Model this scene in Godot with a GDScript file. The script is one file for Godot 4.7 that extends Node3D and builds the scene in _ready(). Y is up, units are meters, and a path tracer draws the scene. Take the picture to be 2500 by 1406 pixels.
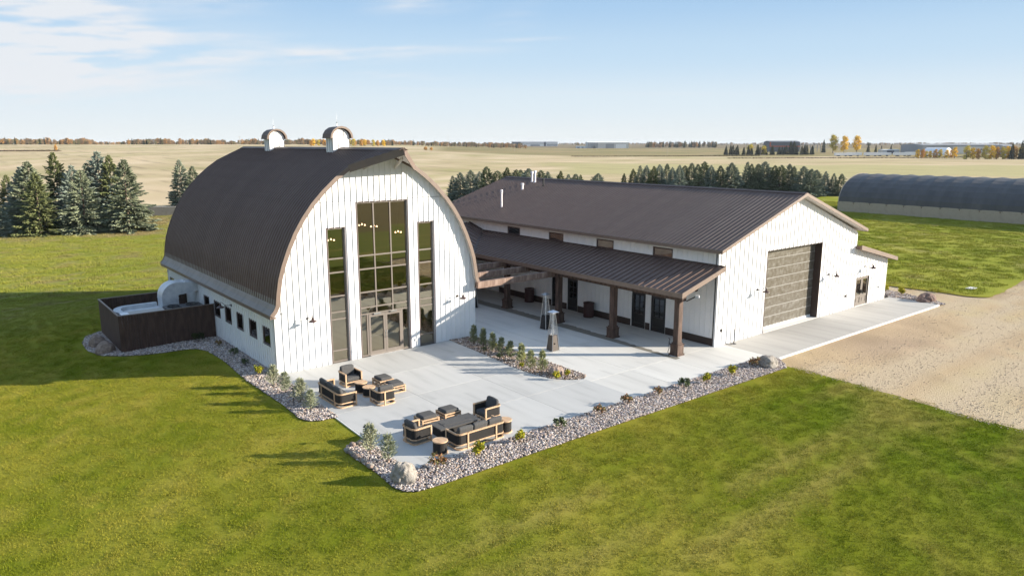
extends Node3D
var counts := {}
var rng := RandomNumberGenerator.new()
var M := {}
var ROOFS := []


# ---------------------------------------------------------------- the scene
const EXPOSURE := 2.5

func _ready() -> void:
	rng.seed = 20
	var cam := Camera3D.new()
	cam.name = "camera"
	add_child(cam)
	cam.position = Vector3(-12.238, 10.957, 33.17)
	cam.rotation = Vector3(deg_to_rad(-11.272), deg_to_rad(-38.936), 0)
	cam.fov = 43.42
	cam.near = 0.1
	cam.far = 9000.0
	cam.current = true
	var env := Environment.new()
	env.background_mode = Environment.BG_SKY
	env.sky = make_sky(1.0 / EXPOSURE)
	env.tonemap_mode = Environment.TONE_MAPPER_LINEAR
	env.tonemap_exposure = EXPOSURE
	env.fog_enabled = true
	env.fog_density = 0.00007
	env.fog_light_color = Color(0.86, 0.9, 0.95)
	env.sdfgi_enabled = true
	env.ssao_enabled = true
	env.ssil_enabled = true
	var we := WorldEnvironment.new()
	we.environment = env
	we.name = "environment"
	add_child(we)
	var sun := DirectionalLight3D.new()
	sun.name = "sun"
	add_child(sun)
	sun.look_at_from_position(Vector3(85, 31.7, 69), Vector3.ZERO)
	sun.light_energy = 1.6
	sun.light_color = Color(1.0, 0.955, 0.885)
	sun.light_angular_distance = 0.5
	sun.shadow_enabled = true
	print("sky ", Time.get_ticks_msec())
	make_materials()
	print("materials ", Time.get_ticks_msec())
	build_ground()
	build_paving()
	print("ground ", Time.get_ticks_msec())
	build_barn()
	build_hall()
	build_beams()
	print("buildings ", Time.get_ticks_msec())
	build_enclosure()
	build_far()
	print("far ", Time.get_ticks_msec())
	build_spruces()
	build_beds()
	print("beds ", Time.get_ticks_msec())
	build_fittings()
	build_furniture()
	build_plants()
	print("plants ", Time.get_ticks_msec())
	build_grass()
	build_loose_gravel()
	print("done ", Time.get_ticks_msec())

# ---------------------------------------------------------------- mesh builder
class Mb:
	var v := PackedVector3Array()
	var n := PackedVector3Array()
	var c := PackedColorArray()
	var col := Color(1, 1, 1)
	var use_c := false
	func tri(a: Vector3, b: Vector3, d: Vector3, o: Vector3) -> void:
		var m := (d - a).cross(b - a)
		if m.dot(o) < 0.0:
			var t := b
			b = d
			d = t
			m = -m
		m = m.normalized()
		v.append(a); v.append(b); v.append(d)
		n.append(m); n.append(m); n.append(m)
		if use_c:
			c.append(col); c.append(col); c.append(col)
	func trs(a: Vector3, b: Vector3, d: Vector3, na: Vector3, nb: Vector3, nd: Vector3) -> void:
		if (d - a).cross(b - a).dot(na + nb + nd) < 0.0:
			var t := b
			b = d
			d = t
			t = nb
			nb = nd
			nd = t
		v.append(a); v.append(b); v.append(d)
		n.append(na); n.append(nb); n.append(nd)
		if use_c:
			c.append(col); c.append(col); c.append(col)
	func quad(a: Vector3, b: Vector3, d: Vector3, e: Vector3, o: Vector3) -> void:
		tri(a, b, d, o)
		tri(a, d, e, o)
	func box(at: Vector3, s: Vector3, bs := Basis()) -> void:
		var x := bs.x * s.x * 0.5
		var y := bs.y * s.y * 0.5
		var z := bs.z * s.z * 0.5
		quad(at + x - y - z, at + x + y - z, at + x + y + z, at + x - y + z, x)
		quad(at - x - y - z, at - x + y - z, at - x + y + z, at - x - y + z, -x)
		quad(at - x + y - z, at + x + y - z, at + x + y + z, at - x + y + z, y)
		quad(at - x - y - z, at + x - y - z, at + x - y + z, at - x - y + z, -y)
		quad(at - x - y + z, at + x - y + z, at + x + y + z, at - x + y + z, z)
		quad(at - x - y - z, at + x - y - z, at + x + y - z, at - x + y - z, -z)
	func bb(a: Vector3, b: Vector3) -> void:
		box((a + b) * 0.5, (b - a).abs())
	func bar(p: Vector3, q: Vector3, w: float, h: float, up := Vector3.UP) -> void:
		var z := (q - p).normalized()
		var x := up.cross(z).normalized()
		var y := z.cross(x)
		box((p + q) * 0.5, Vector3(w, h, p.distance_to(q)), Basis(x, y, z))
	func tube(pts: Array, r: float, k := 6, r2 := -1.0) -> void:
		var rings := []
		var norms := []
		for i in pts.size():
			var p: Vector3 = pts[i]
			var d: Vector3 = (pts[mini(i + 1, pts.size() - 1)] - pts[maxi(i - 1, 0)]).normalized()
			var u := d.cross(Vector3(0, 1, 0) if absf(d.y) < 0.9 else Vector3(1, 0, 0)).normalized()
			var w := d.cross(u)
			var rr := r if r2 < 0.0 else lerpf(r, r2, float(i) / (pts.size() - 1))
			var ring := []
			var nr := []
			for j in k:
				var a := TAU * j / k
				var o := u * cos(a) + w * sin(a)
				ring.append(p + o * rr)
				nr.append(o)
			rings.append(ring)
			norms.append(nr)
		for i in pts.size() - 1:
			for j in k:
				var j2 := (j + 1) % k
				trs(rings[i][j], rings[i][j2], rings[i + 1][j2], norms[i][j], norms[i][j2], norms[i + 1][j2])
				trs(rings[i][j], rings[i + 1][j2], rings[i + 1][j], norms[i][j], norms[i + 1][j2], norms[i + 1][j])
		for e in [0, pts.size() - 1]:
			var o: Vector3 = (pts[0] - pts[1]) if e == 0 else (pts[e] - pts[e - 1])
			for j in range(1, k - 1):
				tri(rings[e][0], rings[e][j], rings[e][j + 1], o)
	func lathe(prof: Array, k: int, at := Vector3.ZERO) -> void:
		for i in prof.size() - 1:
			var p: Vector2 = prof[i]
			var q: Vector2 = prof[i + 1]
			var t := (q - p).normalized()
			for j in k:
				var a := TAU * j / k
				var b := TAU * (j + 1) / k
				var ca := Vector3(cos(a), 0, sin(a))
				var cb := Vector3(cos(b), 0, sin(b))
				var na := ca * t.y + Vector3(0, -t.x, 0)
				var nb := cb * t.y + Vector3(0, -t.x, 0)
				var p1 := at + ca * p.x + Vector3(0, p.y, 0)
				var p2 := at + cb * p.x + Vector3(0, p.y, 0)
				var q1 := at + ca * q.x + Vector3(0, q.y, 0)
				var q2 := at + cb * q.x + Vector3(0, q.y, 0)
				if p.x > 1e-4:
					trs(p1, p2, q2, na, nb, nb)
				if q.x > 1e-4:
					trs(p1, q2, q1, na, nb, na)
	func ext(poly: PackedVector2Array, t: Transform3D, w0: float, w1: float) -> void:
		# a polygon in (u, v) of t, from depth w0 to w1
		var ids := Geometry2D.triangulate_polygon(poly)
		for i in range(0, ids.size(), 3):
			var a := poly[ids[i]]
			var b := poly[ids[i + 1]]
			var d := poly[ids[i + 2]]
			tri(t * Vector3(a.x, a.y, w1), t * Vector3(b.x, b.y, w1), t * Vector3(d.x, d.y, w1), t.basis.z)
			tri(t * Vector3(a.x, a.y, w0), t * Vector3(b.x, b.y, w0), t * Vector3(d.x, d.y, w0), -t.basis.z)
		var cw := Geometry2D.is_polygon_clockwise(poly)
		for i in poly.size():
			var a := poly[i]
			var b := poly[(i + 1) % poly.size()]
			var e := b - a
			var o := Vector2(e.y, -e.x) * (-1.0 if cw else 1.0)
			quad(t * Vector3(a.x, a.y, w0), t * Vector3(b.x, b.y, w0), t * Vector3(b.x, b.y, w1), t * Vector3(a.x, a.y, w1), t.basis * Vector3(o.x, o.y, 0))
	func mesh() -> ArrayMesh:
		var arr := []
		arr.resize(Mesh.ARRAY_MAX)
		arr[Mesh.ARRAY_VERTEX] = v
		arr[Mesh.ARRAY_NORMAL] = n
		if use_c:
			arr[Mesh.ARRAY_COLOR] = c
		var m := ArrayMesh.new()
		m.add_surface_from_arrays(Mesh.PRIMITIVE_TRIANGLES, arr)
		return m

func nm(parent: Node, called: String) -> String:
	var k := str(parent.get_instance_id()) + called
	counts[k] = counts.get(k, -1) + 1
	return called if counts[k] == 0 else "%s_%03d" % [called, counts[k]]

func obj(called: String, mesh, m: Material, parent: Node = self) -> MeshInstance3D:
	var o := MeshInstance3D.new()
	o.mesh = mesh.mesh() if mesh is Mb else mesh
	o.material_override = m
	o.name = nm(parent, called)
	parent.add_child(o, true)
	return o

func thing(called: String, label: String, category: String, at := Vector3.ZERO, turn := 0.0, group := "") -> Node3D:
	var o := Node3D.new()
	o.name = nm(self, called)
	add_child(o, true)
	o.position = at
	o.rotation.y = turn
	tag(o, label, category, group)
	return o

func tag(o: Node, label: String, category: String, group := "") -> void:
	o.set_meta("label", label)
	o.set_meta("category", category)
	if group != "":
		o.set_meta("group", group)

func struct(called: String, mesh, m: Material) -> MeshInstance3D:
	var o := obj(called, mesh, m)
	o.set_meta("kind", "structure")
	return o

func copy(src: Node3D, at: Vector3, turn: float, label := "", group := "") -> Node3D:
	var o: Node3D = src.duplicate()
	var base := str(src.name)
	if base.length() > 4 and base[-4] == "_" and base.right(3).is_valid_int():
		base = base.left(-4)
	o.name = nm(self, base)
	add_child(o, true)
	o.position = at
	o.rotation.y = turn
	if label != "":
		o.set_meta("label", label)
	if group != "":
		o.set_meta("group", group)
	return o

# ---------------------------------------------------------------- materials
func lin(r: float, g: float, b: float) -> Color:
	return Color(r, g, b).linear_to_srgb()

func noise(seed_: int, freq: float, oct := 4, kind := FastNoiseLite.TYPE_SIMPLEX_SMOOTH) -> FastNoiseLite:
	var f := FastNoiseLite.new()
	f.seed = seed_
	f.noise_type = kind
	f.frequency = freq
	f.fractal_octaves = oct
	f.fractal_type = FastNoiseLite.FRACTAL_FBM
	return f

# a tiling colour texture: stops of linear colours along the value of a noise, stretched along one axis
func tex(seed_: int, freq: float, stops: Array, size := 256, oct := 5, stretch := 1, grain := 0.0) -> ImageTexture:
	var w := size
	var src := noise(seed_, freq, oct).get_seamless_image(w, maxi(8, w / stretch))
	src.convert(Image.FORMAT_L8)
	if stretch > 1:
		src.resize(w, w, Image.INTERPOLATE_BILINEAR)
	var d := src.get_data()
	var lut := []
	for i in 256:
		var f := i / 255.0
		var k := clampi(int(f * (stops.size() - 1)), 0, stops.size() - 2)
		lut.append((stops[k] as Color).lerp(stops[k + 1], f * (stops.size() - 1) - k))
	var out := PackedByteArray()
	out.resize(w * w * 3)
	var r := RandomNumberGenerator.new()
	r.seed = seed_
	for i in w * w:
		var cc: Color = lut[d[i]]
		var g := 1.0 + grain * (r.randf() - 0.5) if grain > 0.0 else 1.0
		var s := Color(cc.r * g, cc.g * g, cc.b * g).linear_to_srgb()
		out[i * 3] = clampi(int(s.r * 255), 0, 255)
		out[i * 3 + 1] = clampi(int(s.g * 255), 0, 255)
		out[i * 3 + 2] = clampi(int(s.b * 255), 0, 255)
	var im := Image.create_from_data(w, w, false, Image.FORMAT_RGB8, out)
	return ImageTexture.create_from_image(im)

func bump(seed_: int, freq: float, size := 256, strength := 4.0, stretch := 1) -> ImageTexture:
	var im := noise(seed_, freq, 5).get_seamless_image(size, maxi(8, size / stretch))
	im.convert(Image.FORMAT_L8)
	if stretch > 1:
		im.resize(size, size, Image.INTERPOLATE_BILINEAR)
	im.bump_map_to_normal_map(strength)
	return ImageTexture.create_from_image(im)

func mt(key: String, c: Color, rough := 0.8, metal := 0.0, t: Texture2D = null, tile := 1.0, nt: Texture2D = null, ns := 1.0) -> StandardMaterial3D:
	var m := StandardMaterial3D.new()
	m.albedo_color = c
	m.roughness = rough
	m.metallic = metal
	if t:
		m.albedo_texture = t
	if nt:
		m.normal_enabled = true
		m.normal_texture = nt
		m.normal_scale = ns
	if t or nt:
		m.uv1_triplanar = true
		m.uv1_world_triplanar = true
		m.uv1_scale = Vector3.ONE / tile
	m.resource_name = key
	M[key] = m
	return m

func g3(a: float) -> Color:
	return Color(a, a, a)

func make_materials() -> void:
	mt("white_siding", lin(0.84, 0.84, 0.84), 0.5, 0.0, tex(2, 0.012, [Color(0.86, 0.87, 0.88), Color(0.9, 0.9, 0.9), Color(0.93, 0.93, 0.92)], 256, 5, 1, 0.02), 3.0)
	mt("siding_joint", lin(0.07, 0.075, 0.085), 0.8)
	mt("roof", lin(1, 1, 1), 0.5, 0.0, tex(5, 0.02, [Color(0.115, 0.076, 0.062), Color(0.132, 0.088, 0.072), Color(0.152, 0.104, 0.086)], 256, 5, 1, 0.05), 4.0)
	M["roof"].metallic_specular = 0.32
	ROOFS = [M.roof]
	for k in [0.93, 1.07]:
		var rm: StandardMaterial3D = M.roof.duplicate()
		rm.albedo_color = lin(k, k, k) if k < 1.0 else Color(1, 1, 1)
		rm.roughness = 0.44 + 0.08 * k
		ROOFS.append(rm)
	mt("trim", lin(0.16, 0.115, 0.09), 0.5, 0.0, tex(6, 0.03, [g3(0.75), g3(1.0), g3(1.15)], 128), 2.0)
	mt("dark_trim", lin(0.055, 0.033, 0.026), 0.5)
	mt("flash", lin(1, 1, 1), 0.5, 0.0, tex(7, 0.02, [Color(0.13, 0.11, 0.1), Color(0.2, 0.175, 0.155), Color(0.24, 0.21, 0.19)], 128), 3.0)
	mt("soffit", lin(0.5, 0.47, 0.44), 0.6)
	mt("frame", lin(0.15, 0.128, 0.11), 0.45)
	mt("reveal", lin(0.075, 0.045, 0.045), 0.5)
	mt("black_door", lin(0.012, 0.011, 0.011), 0.4)
	mt("brown_base", lin(0.035, 0.02, 0.015), 0.6)
	mt("chrome", lin(0.75, 0.75, 0.75), 0.25, 1.0)
	mt("steel", lin(0.62, 0.63, 0.65), 0.32, 1.0)
	mt("black_metal", lin(0.02, 0.02, 0.02), 0.4)
	mt("bronze_lamp", lin(0.05, 0.025, 0.022), 0.35)
	mt("bronze_steel", lin(0.075, 0.06, 0.05), 0.4)
	mt("bulb_white", lin(0.8, 0.8, 0.78), 0.3)
	mt("timber", lin(1, 1, 1), 0.75, 0.0, tex(8, 0.02, [Color(0.035, 0.019, 0.013), Color(0.072, 0.041, 0.029), Color(0.13, 0.08, 0.06)], 256, 5, 6, 0.15), 1.2)
	mt("timber_light", lin(1, 1, 1), 0.8, 0.0, tex(28, 0.02, [Color(0.1, 0.06, 0.045), Color(0.19, 0.125, 0.095), Color(0.3, 0.22, 0.18)], 256, 5, 6, 0.15), 1.2)
	mt("fence_wood", lin(1, 1, 1), 0.8, 0.0, tex(9, 0.02, [Color(0.042, 0.021, 0.014), Color(0.06, 0.031, 0.021), Color(0.09, 0.052, 0.037)], 256, 5, 4, 0.1), 1.5)
	mt("galv", lin(1, 1, 1), 0.45, 0.3, tex(10, 0.02, [Color(0.45, 0.47, 0.5), Color(0.56, 0.58, 0.6), Color(0.65, 0.66, 0.67)], 128), 1.5)
	mt("hvac_dark", lin(0.05, 0.05, 0.055), 0.5)
	mt("hvac_light", lin(0.4, 0.375, 0.34), 0.6)
	mt("teak", lin(1, 1, 1), 0.6, 0.0, tex(11, 0.02, [Color(0.4, 0.25, 0.14), Color(0.5, 0.33, 0.2), Color(0.58, 0.41, 0.26)], 128, 5, 6, 0.08), 0.6)
	mt("rope", lin(0.016, 0.014, 0.013), 0.85)
	mt("cushion", lin(1, 1, 1), 0.95, 0.0, tex(12, 0.05, [Color(0.05, 0.05, 0.052), Color(0.062, 0.062, 0.063), Color(0.075, 0.074, 0.073)], 128, 5, 1, 0.25), 0.5)
	mt("table_top", lin(0.06, 0.058, 0.057), 0.55)
	mt("bin_red", lin(0.05, 0.016, 0.014), 0.55)
	mt("red", lin(0.35, 0.02, 0.015), 0.4)
	mt("pvc", lin(0.8, 0.76, 0.78), 0.5)
	var streak := tex(13, 0.012, [g3(0.78), g3(0.95), g3(1.0), g3(1.1)], 512, 6, 10, 0.07)
	mt("concrete_patio", lin(0.44, 0.44, 0.43), 0.85, 0.0, streak, 5.0)
	mt("concrete_court", lin(0.56, 0.55, 0.52), 0.85, 0.0, streak, 6.0)
	mt("concrete_apron", lin(0.4, 0.385, 0.36), 0.85, 0.0, streak, 6.5)
	mt("concrete_wet", lin(0.2, 0.185, 0.155), 0.6, 0.0, streak, 4.0)
	mt("slab_edge", lin(0.62, 0.61, 0.59), 0.8)
	mt("gravel", lin(1, 1, 1), 0.95, 0.0, tex(14, 0.06, [Color(0.31, 0.235, 0.155), Color(0.45, 0.36, 0.245), Color(0.5, 0.405, 0.285), Color(0.58, 0.475, 0.345)], 1024, 6, 1, 0.45), 7.0, bump(15, 0.2, 512, 6.0), 0.6)
	M["gravel"].vertex_color_use_as_albedo = true
	mt("soil", lin(0.1, 0.085, 0.075), 0.95)
	mt("lawn", lin(1, 1, 1), 0.95, 0.0, tex(16, 0.11, [g3(0.5), g3(0.9), g3(1.08), g3(1.5)], 512, 6, 1, 0.5), 3.6)
	M["lawn"].vertex_color_use_as_albedo = true
	mt("field", lin(1, 1, 1), 0.95, 0.0, tex(17, 0.01, [g3(0.6), g3(0.93), g3(1.03), g3(1.25)], 1024, 6, 8, 0.12), 90.0)
	M["field"].vertex_color_use_as_albedo = true
	mt("blade", lin(1, 1, 1), 0.7)
	M["blade"].vertex_color_use_as_albedo = true
	M["blade"].backlight_enabled = true
	M["blade"].backlight = Color(0.25, 0.25, 0.25)
	mt("leaf", lin(1, 1, 1), 0.75)
	M["leaf"].vertex_color_use_as_albedo = true
	M["leaf"].backlight_enabled = true
	M["leaf"].backlight = Color(0.3, 0.3, 0.3)
	for k in ["leaf", "blade", "lawn", "field", "stone", "gravel"]:
		if M.has(k):
			M[k].metallic_specular = 0.12
	mt("stone", lin(1, 1, 1), 0.85)
	M["stone"].vertex_color_use_as_albedo = true
	M["stone"].metallic_specular = 0.15
	mt("boulder_grey", lin(1, 1, 1), 0.9, 0.0, tex(18, 0.02, [Color(0.1, 0.085, 0.075), Color(0.22, 0.2, 0.175), Color(0.28, 0.255, 0.225), Color(0.38, 0.355, 0.32)], 256, 6, 1, 0.2), 0.9, bump(19, 0.06, 256, 8.0), 1.0)
	mt("boulder_pink", lin(1, 1, 1), 0.9, 0.0, tex(20, 0.02, [Color(0.13, 0.095, 0.075), Color(0.25, 0.185, 0.15), Color(0.35, 0.28, 0.235)], 256, 6, 1, 0.2), 0.9, bump(21, 0.06, 256, 8.0), 1.0)
	mt("boulder_brown", lin(1, 1, 1), 0.9, 0.0, tex(22, 0.02, [Color(0.09, 0.055, 0.045), Color(0.17, 0.11, 0.09), Color(0.22, 0.15, 0.125)], 256, 6, 1, 0.2), 0.9, bump(23, 0.06, 256, 8.0), 1.0)
	mt("bark", lin(0.11, 0.08, 0.06), 0.95)
	mt("tarp", lin(1, 1, 1), 0.55, 0.0, tex(24, 0.02, [Color(0.052, 0.05, 0.052), Color(0.068, 0.066, 0.068), Color(0.095, 0.092, 0.095)], 256, 5, 3, 0.1), 9.0)
	mt("beige", lin(0.42, 0.35, 0.27), 0.7, 0.0, tex(25, 0.03, [g3(0.88), g3(1.0), g3(1.08)], 128), 4.0)
	mt("garage", lin(1, 1, 1), 0.3, 0.0, tex(26, 0.016, [Color(0.075, 0.064, 0.046), Color(0.1, 0.088, 0.066), Color(0.135, 0.125, 0.105), Color(0.22, 0.21, 0.19)], 512, 6, 1, 0.12), 3.2)
	mt("garage_rail", lin(0.24, 0.235, 0.22), 0.4)
	var gl := mt("glass", lin(0.4, 0.37, 0.285), 0.015, 1.0)
	# coated glass: a thin metal film that mirrors part of the light and lets the rest through
	var film := Image.create(4, 4, false, Image.FORMAT_RGBA8)
	film.fill(Color(1, 1, 1, 1))
	gl.albedo_texture = ImageTexture.create_from_image(film)
	gl.transparency = BaseMaterial3D.TRANSPARENCY_ALPHA
	gl.albedo_color.a = 0.72
	var gk := mt("dark_glass", lin(0.14, 0.14, 0.14), 0.02, 1.0)
	gk.transparency = BaseMaterial3D.TRANSPARENCY_ALPHA
	gk.albedo_color.a = 0.8
	var gc := mt("clear_glass", lin(0.85, 0.87, 0.88), 0.02, 0.0)
	gc.transparency = BaseMaterial3D.TRANSPARENCY_ALPHA
	gc.albedo_color.a = 0.14
	mt("interior", lin(0.1, 0.085, 0.065), 0.9)
	mt("interior_floor", lin(0.12, 0.095, 0.07), 0.6)
	var bl := mt("bulb", lin(0.9, 0.7, 0.4), 0.5)
	bl.emission_enabled = true
	bl.emission = Color(1.0, 0.82, 0.66)
	bl.emission_energy_multiplier = 3.5
	mt("grey_clad", lin(0.3, 0.31, 0.33), 0.7)
	mt("slate_clad", lin(0.1, 0.11, 0.135), 0.7)
	mt("pale_clad", lin(0.55, 0.54, 0.52), 0.7)
	mt("white_clad", lin(0.8, 0.8, 0.8), 0.6)
	mt("orange_clad", lin(0.4, 0.09, 0.05), 0.7)
	mt("dirt", lin(0.16, 0.11, 0.075), 0.95)
	mt("block", lin(0.3, 0.27, 0.23), 0.9)

# ---------------------------------------------------------------- terrain
const Q := Vector2(-12.24, 33.17)
const FWD := Vector2(0.6285, -0.7778)
const RGT := Vector2(0.7778, 0.6285)
const LEFT_RISE := [[0, 0], [130, 0], [300, 1.5], [600, 6.5], [850, 10.3], [1500, 10.9], [6000, 11]]
const RIGHT_RISE := [[0, 0], [130, 0], [600, 0], [900, 2.5], [1500, 6.2], [2500, 9], [6000, 10.6]]
var n_patch: FastNoiseLite
var n_fine: FastNoiseLite

func table(t: Array, x: float) -> float:
	for i in t.size() - 1:
		if x <= t[i + 1][0]:
			return lerpf(t[i][1], t[i + 1][1], (x - t[i][0]) / (t[i + 1][0] - t[i][0]))
	return t[-1][1]

func hgt(x: float, z: float) -> float:
	var d := Vector2(x, z) - Q
	var r := d.length()
	var h := 0.0
	if r > 130.0:
		var phi := atan2(d.dot(RGT), d.dot(FWD))
		var wl := 1.0 - smoothstep(-0.25, 0.12, phi)
		var bk := clampf(cos(phi) * 3.0 + 0.5, 0, 1)
		h = lerpf(table(RIGHT_RISE, r), table(LEFT_RISE, r), wl) * bk
	var dx := maxf(maxf(-1.6 - x, 0), x - 46.0)
	var dz := maxf(maxf(-20.0 - z, 0), z - 14.8)
	return h - 0.5 * smoothstep(0, 12, Vector2(dx, dz).length()) * (1.0 - smoothstep(14, 26, x))

func pv(a: Array) -> PackedVector2Array:
	var p := PackedVector2Array()
	for e in a:
		p.append(Vector2(e[0], e[1]))
	return p

# a sheet over a ground outline, following the terrain; tint(x, z) gives its colour where wanted
func sheet(poly: PackedVector2Array, off: float, cell: float, tint := "") -> Mb:
	var b := Mb.new()
	b.use_c = tint != ""
	var lo := poly[0]
	var hi := poly[0]
	for p in poly:
		lo = lo.min(p)
		hi = hi.max(p)
	var nx := int(ceil((hi.x - lo.x) / cell))
	var nz := int(ceil((hi.y - lo.y) / cell))
	for i in nx:
		for k in nz:
			var x := lo.x + i * cell
			var z := lo.y + k * cell
			var sq := PackedVector2Array([Vector2(x, z), Vector2(x + cell, z), Vector2(x + cell, z + cell), Vector2(x, z + cell)])
			var parts: Array = []
			var inside := 0
			for q in sq:
				if Geometry2D.is_point_in_polygon(q, poly):
					inside += 1
			if inside == 4 and poly.size() < 6:
				parts = [sq]
			else:
				parts = Geometry2D.intersect_polygons(sq, poly)
			for pp in parts:
				var ids := Geometry2D.triangulate_polygon(pp)
				for t in range(0, ids.size(), 3):
					var w := []
					for e in 3:
						var q2: Vector2 = pp[ids[t + e]]
						w.append(Vector3(q2.x, hgt(q2.x, q2.y) + off, q2.y))
					if ((w[2] - w[0]) as Vector3).cross(w[1] - w[0]).y < 0.0:
						var s = w[1]
						w[1] = w[2]
						w[2] = s
					for e in 3:
						b.v.append(w[e])
						b.n.append(Vector3.UP)
						if b.use_c:
							b.c.append(tint_at(tint, w[e].x, w[e].z))
	return b

func tint_at(kind: String, x: float, z: float) -> Color:
	if kind == "lawn":
		return lawn_all(x, z)
	if kind == "meadow":
		return meadow_col(x, z)
	return gravel_col(x, z)

func lawn_col(x: float, z: float) -> Color:
	var a := n_patch.get_noise_2d(x * 0.8, z * 0.8)
	var b := n_fine.get_noise_2d(x * 1.6, z * 1.6)
	var green := Color(0.135, 0.165, 0.011)
	var olive := Color(0.28, 0.252, 0.038)
	var straw := Color(0.29, 0.245, 0.06)
	var c := green.lerp(olive, clampf(0.48 + a * 0.45 + b * 0.7, 0, 1))
	# mown rows run along the front edge of the patio
	var row := n_patch.get_noise_2d(x * 0.22 + 300.0, z * 4.2) + 0.4 * n_patch.get_noise_2d(x * 0.5 + 100.0, z * 9.0)
	var fr := smoothstep(15.5, 19.0, z) * smoothstep(-6.0, 3.0, x)
	c = c.lerp(straw, clampf((row * 4.0 - 0.55 + b * 0.4) * fr, 0, 0.7))
	c = c.lerp(Color(0.085, 0.14, 0.003), clampf(smoothstep(6.0, 18.0, x) * smoothstep(15, 18, z) * (0.62 + a * 0.5 - row * 0.8), 0, 0.8))
	c = c.lerp(straw, clampf(b * 0.8 - 0.2, 0, 0.25))
	# thin, yellow turf along the edges of the beds
	var e := 1.0 - smoothstep(0.0, 1.6, absf(z - 14.9))
	if x > -2.0 and x < 20.5 and z > 14.0:
		c = c.lerp(Color(0.24, 0.2, 0.025), e * 0.5 * clampf(0.6 + b, 0, 1))
	return c

func meadow_col(x: float, z: float) -> Color:
	var a := n_patch.get_noise_2d(x * 0.6 + 50, z * 0.6)
	var b := n_fine.get_noise_2d(x * 0.5, z * 1.4)
	var c := Color(0.21, 0.24, 0.026).lerp(Color(0.33, 0.32, 0.055), clampf(0.55 + a * 0.7 + b * 0.6, 0, 1))
	c = c.lerp(Color(0.26, 0.2, 0.11), clampf((b - 0.26) * 1.6, 0, 0.55))
	if x > 46.0 and x < 49.0:
		c = c.lerp(Color(0.26, 0.22, 0.03), (1.0 - smoothstep(46.2, 48.5, x)) * 0.7)
	if x < 40.0 and z < -16.0:
		c = c.lerp(Color(0.17, 0.185, 0.045), 0.45)
		c = c.lerp(Color(0.24, 0.185, 0.1), clampf(n_fine.get_noise_2d(x * 0.35 + 20.0, z * 1.1) * 1.6 - 0.15, 0, 0.6))
	if z < -68.0 and x < 30.0:
		c = c.lerp(Color(0.26, 0.2, 0.11), clampf(0.35 + a + smoothstep(-75, -92, z) * 0.4, 0, 0.8))
	return c

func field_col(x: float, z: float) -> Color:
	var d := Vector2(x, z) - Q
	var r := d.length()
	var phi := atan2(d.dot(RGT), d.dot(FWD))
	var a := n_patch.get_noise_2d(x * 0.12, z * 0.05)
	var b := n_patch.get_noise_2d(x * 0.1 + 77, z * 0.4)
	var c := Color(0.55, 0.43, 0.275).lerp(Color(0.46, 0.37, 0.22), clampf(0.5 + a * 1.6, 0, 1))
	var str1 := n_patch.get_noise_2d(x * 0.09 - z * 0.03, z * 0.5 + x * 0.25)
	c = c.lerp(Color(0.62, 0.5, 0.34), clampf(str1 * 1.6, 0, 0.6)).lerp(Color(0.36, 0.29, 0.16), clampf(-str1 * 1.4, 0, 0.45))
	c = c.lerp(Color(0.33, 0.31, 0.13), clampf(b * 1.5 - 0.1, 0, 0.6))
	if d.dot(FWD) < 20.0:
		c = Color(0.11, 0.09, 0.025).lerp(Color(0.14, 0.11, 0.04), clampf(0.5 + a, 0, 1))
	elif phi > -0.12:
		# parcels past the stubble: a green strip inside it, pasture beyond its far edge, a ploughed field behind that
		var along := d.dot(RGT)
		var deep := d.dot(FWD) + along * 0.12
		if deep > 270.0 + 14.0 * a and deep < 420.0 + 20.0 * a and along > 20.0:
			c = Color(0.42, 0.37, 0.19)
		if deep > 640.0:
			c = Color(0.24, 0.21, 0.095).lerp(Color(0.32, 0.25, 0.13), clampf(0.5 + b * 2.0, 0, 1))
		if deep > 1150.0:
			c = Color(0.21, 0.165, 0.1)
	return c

var P_PATIO := pv([[0.05, 0.02], [10.0, 0.02], [9.86, 3.0], [9.62, 6.2], [9.62, 7.4], [9.85, 8.6], [10.3, 9.3], [10.75, 9.62], [11.08, 9.75], [11.08, 13.02], [-0.5, 13.02]])
var P_COURT := pv([[11.08, 9.75], [11.4, 9.55], [11.62, 9.3], [11.6, 0.3], [11.76, 0.0], [11.76, -20.0], [20.6, -20.0], [20.6, 10.31], [21.3, 10.31], [21.3, 13.0], [19.9, 13.02], [11.08, 13.02]])
var P_APRON := pv([[21.3, 10.31], [41.7, 10.31], [41.7, 13.65], [21.3, 13.65]])
var P_BED_LEFT := pv([[0.0, 0.02], [0.0, -9.2], [-5.0, -9.2], [-5.0, -15.2], [-5.9, -14.6], [-6.3, -13.2], [-6.35, -11.2], [-5.95, -9.6], [-5.1, -8.6], [-4.2, -8.0], [-3.3, -7.66], [-2.3, -7.5], [-1.75, -7.25], [-1.4, -6.4], [-1.3, -4.1], [-1.5, 0.0], [-1.4, 4.0], [-1.5, 6.1], [-1.3, 6.6], [-0.9, 6.85], [-0.2, 6.9]])
var P_BED_FRONT := pv([[-0.38, 9.85], [-1.2, 9.8], [-1.45, 10.1], [-1.5, 10.6], [-1.45, 12.7], [-1.55, 13.7], [-1.4, 14.25], [-1.05, 14.52], [-0.2, 14.6], [8.0, 14.66], [20.2, 14.86], [20.7, 14.5], [21.3, 13.8], [21.3, 13.02], [-0.52, 13.02]])
var P_BED_MID := pv([[10.0, 0.02], [11.62, 0.02], [11.62, 9.3], [11.4, 9.55], [11.08, 9.75], [10.75, 9.62], [10.3, 9.3], [9.85, 8.6], [9.62, 7.4], [9.62, 6.2], [9.86, 3.0]])
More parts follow.
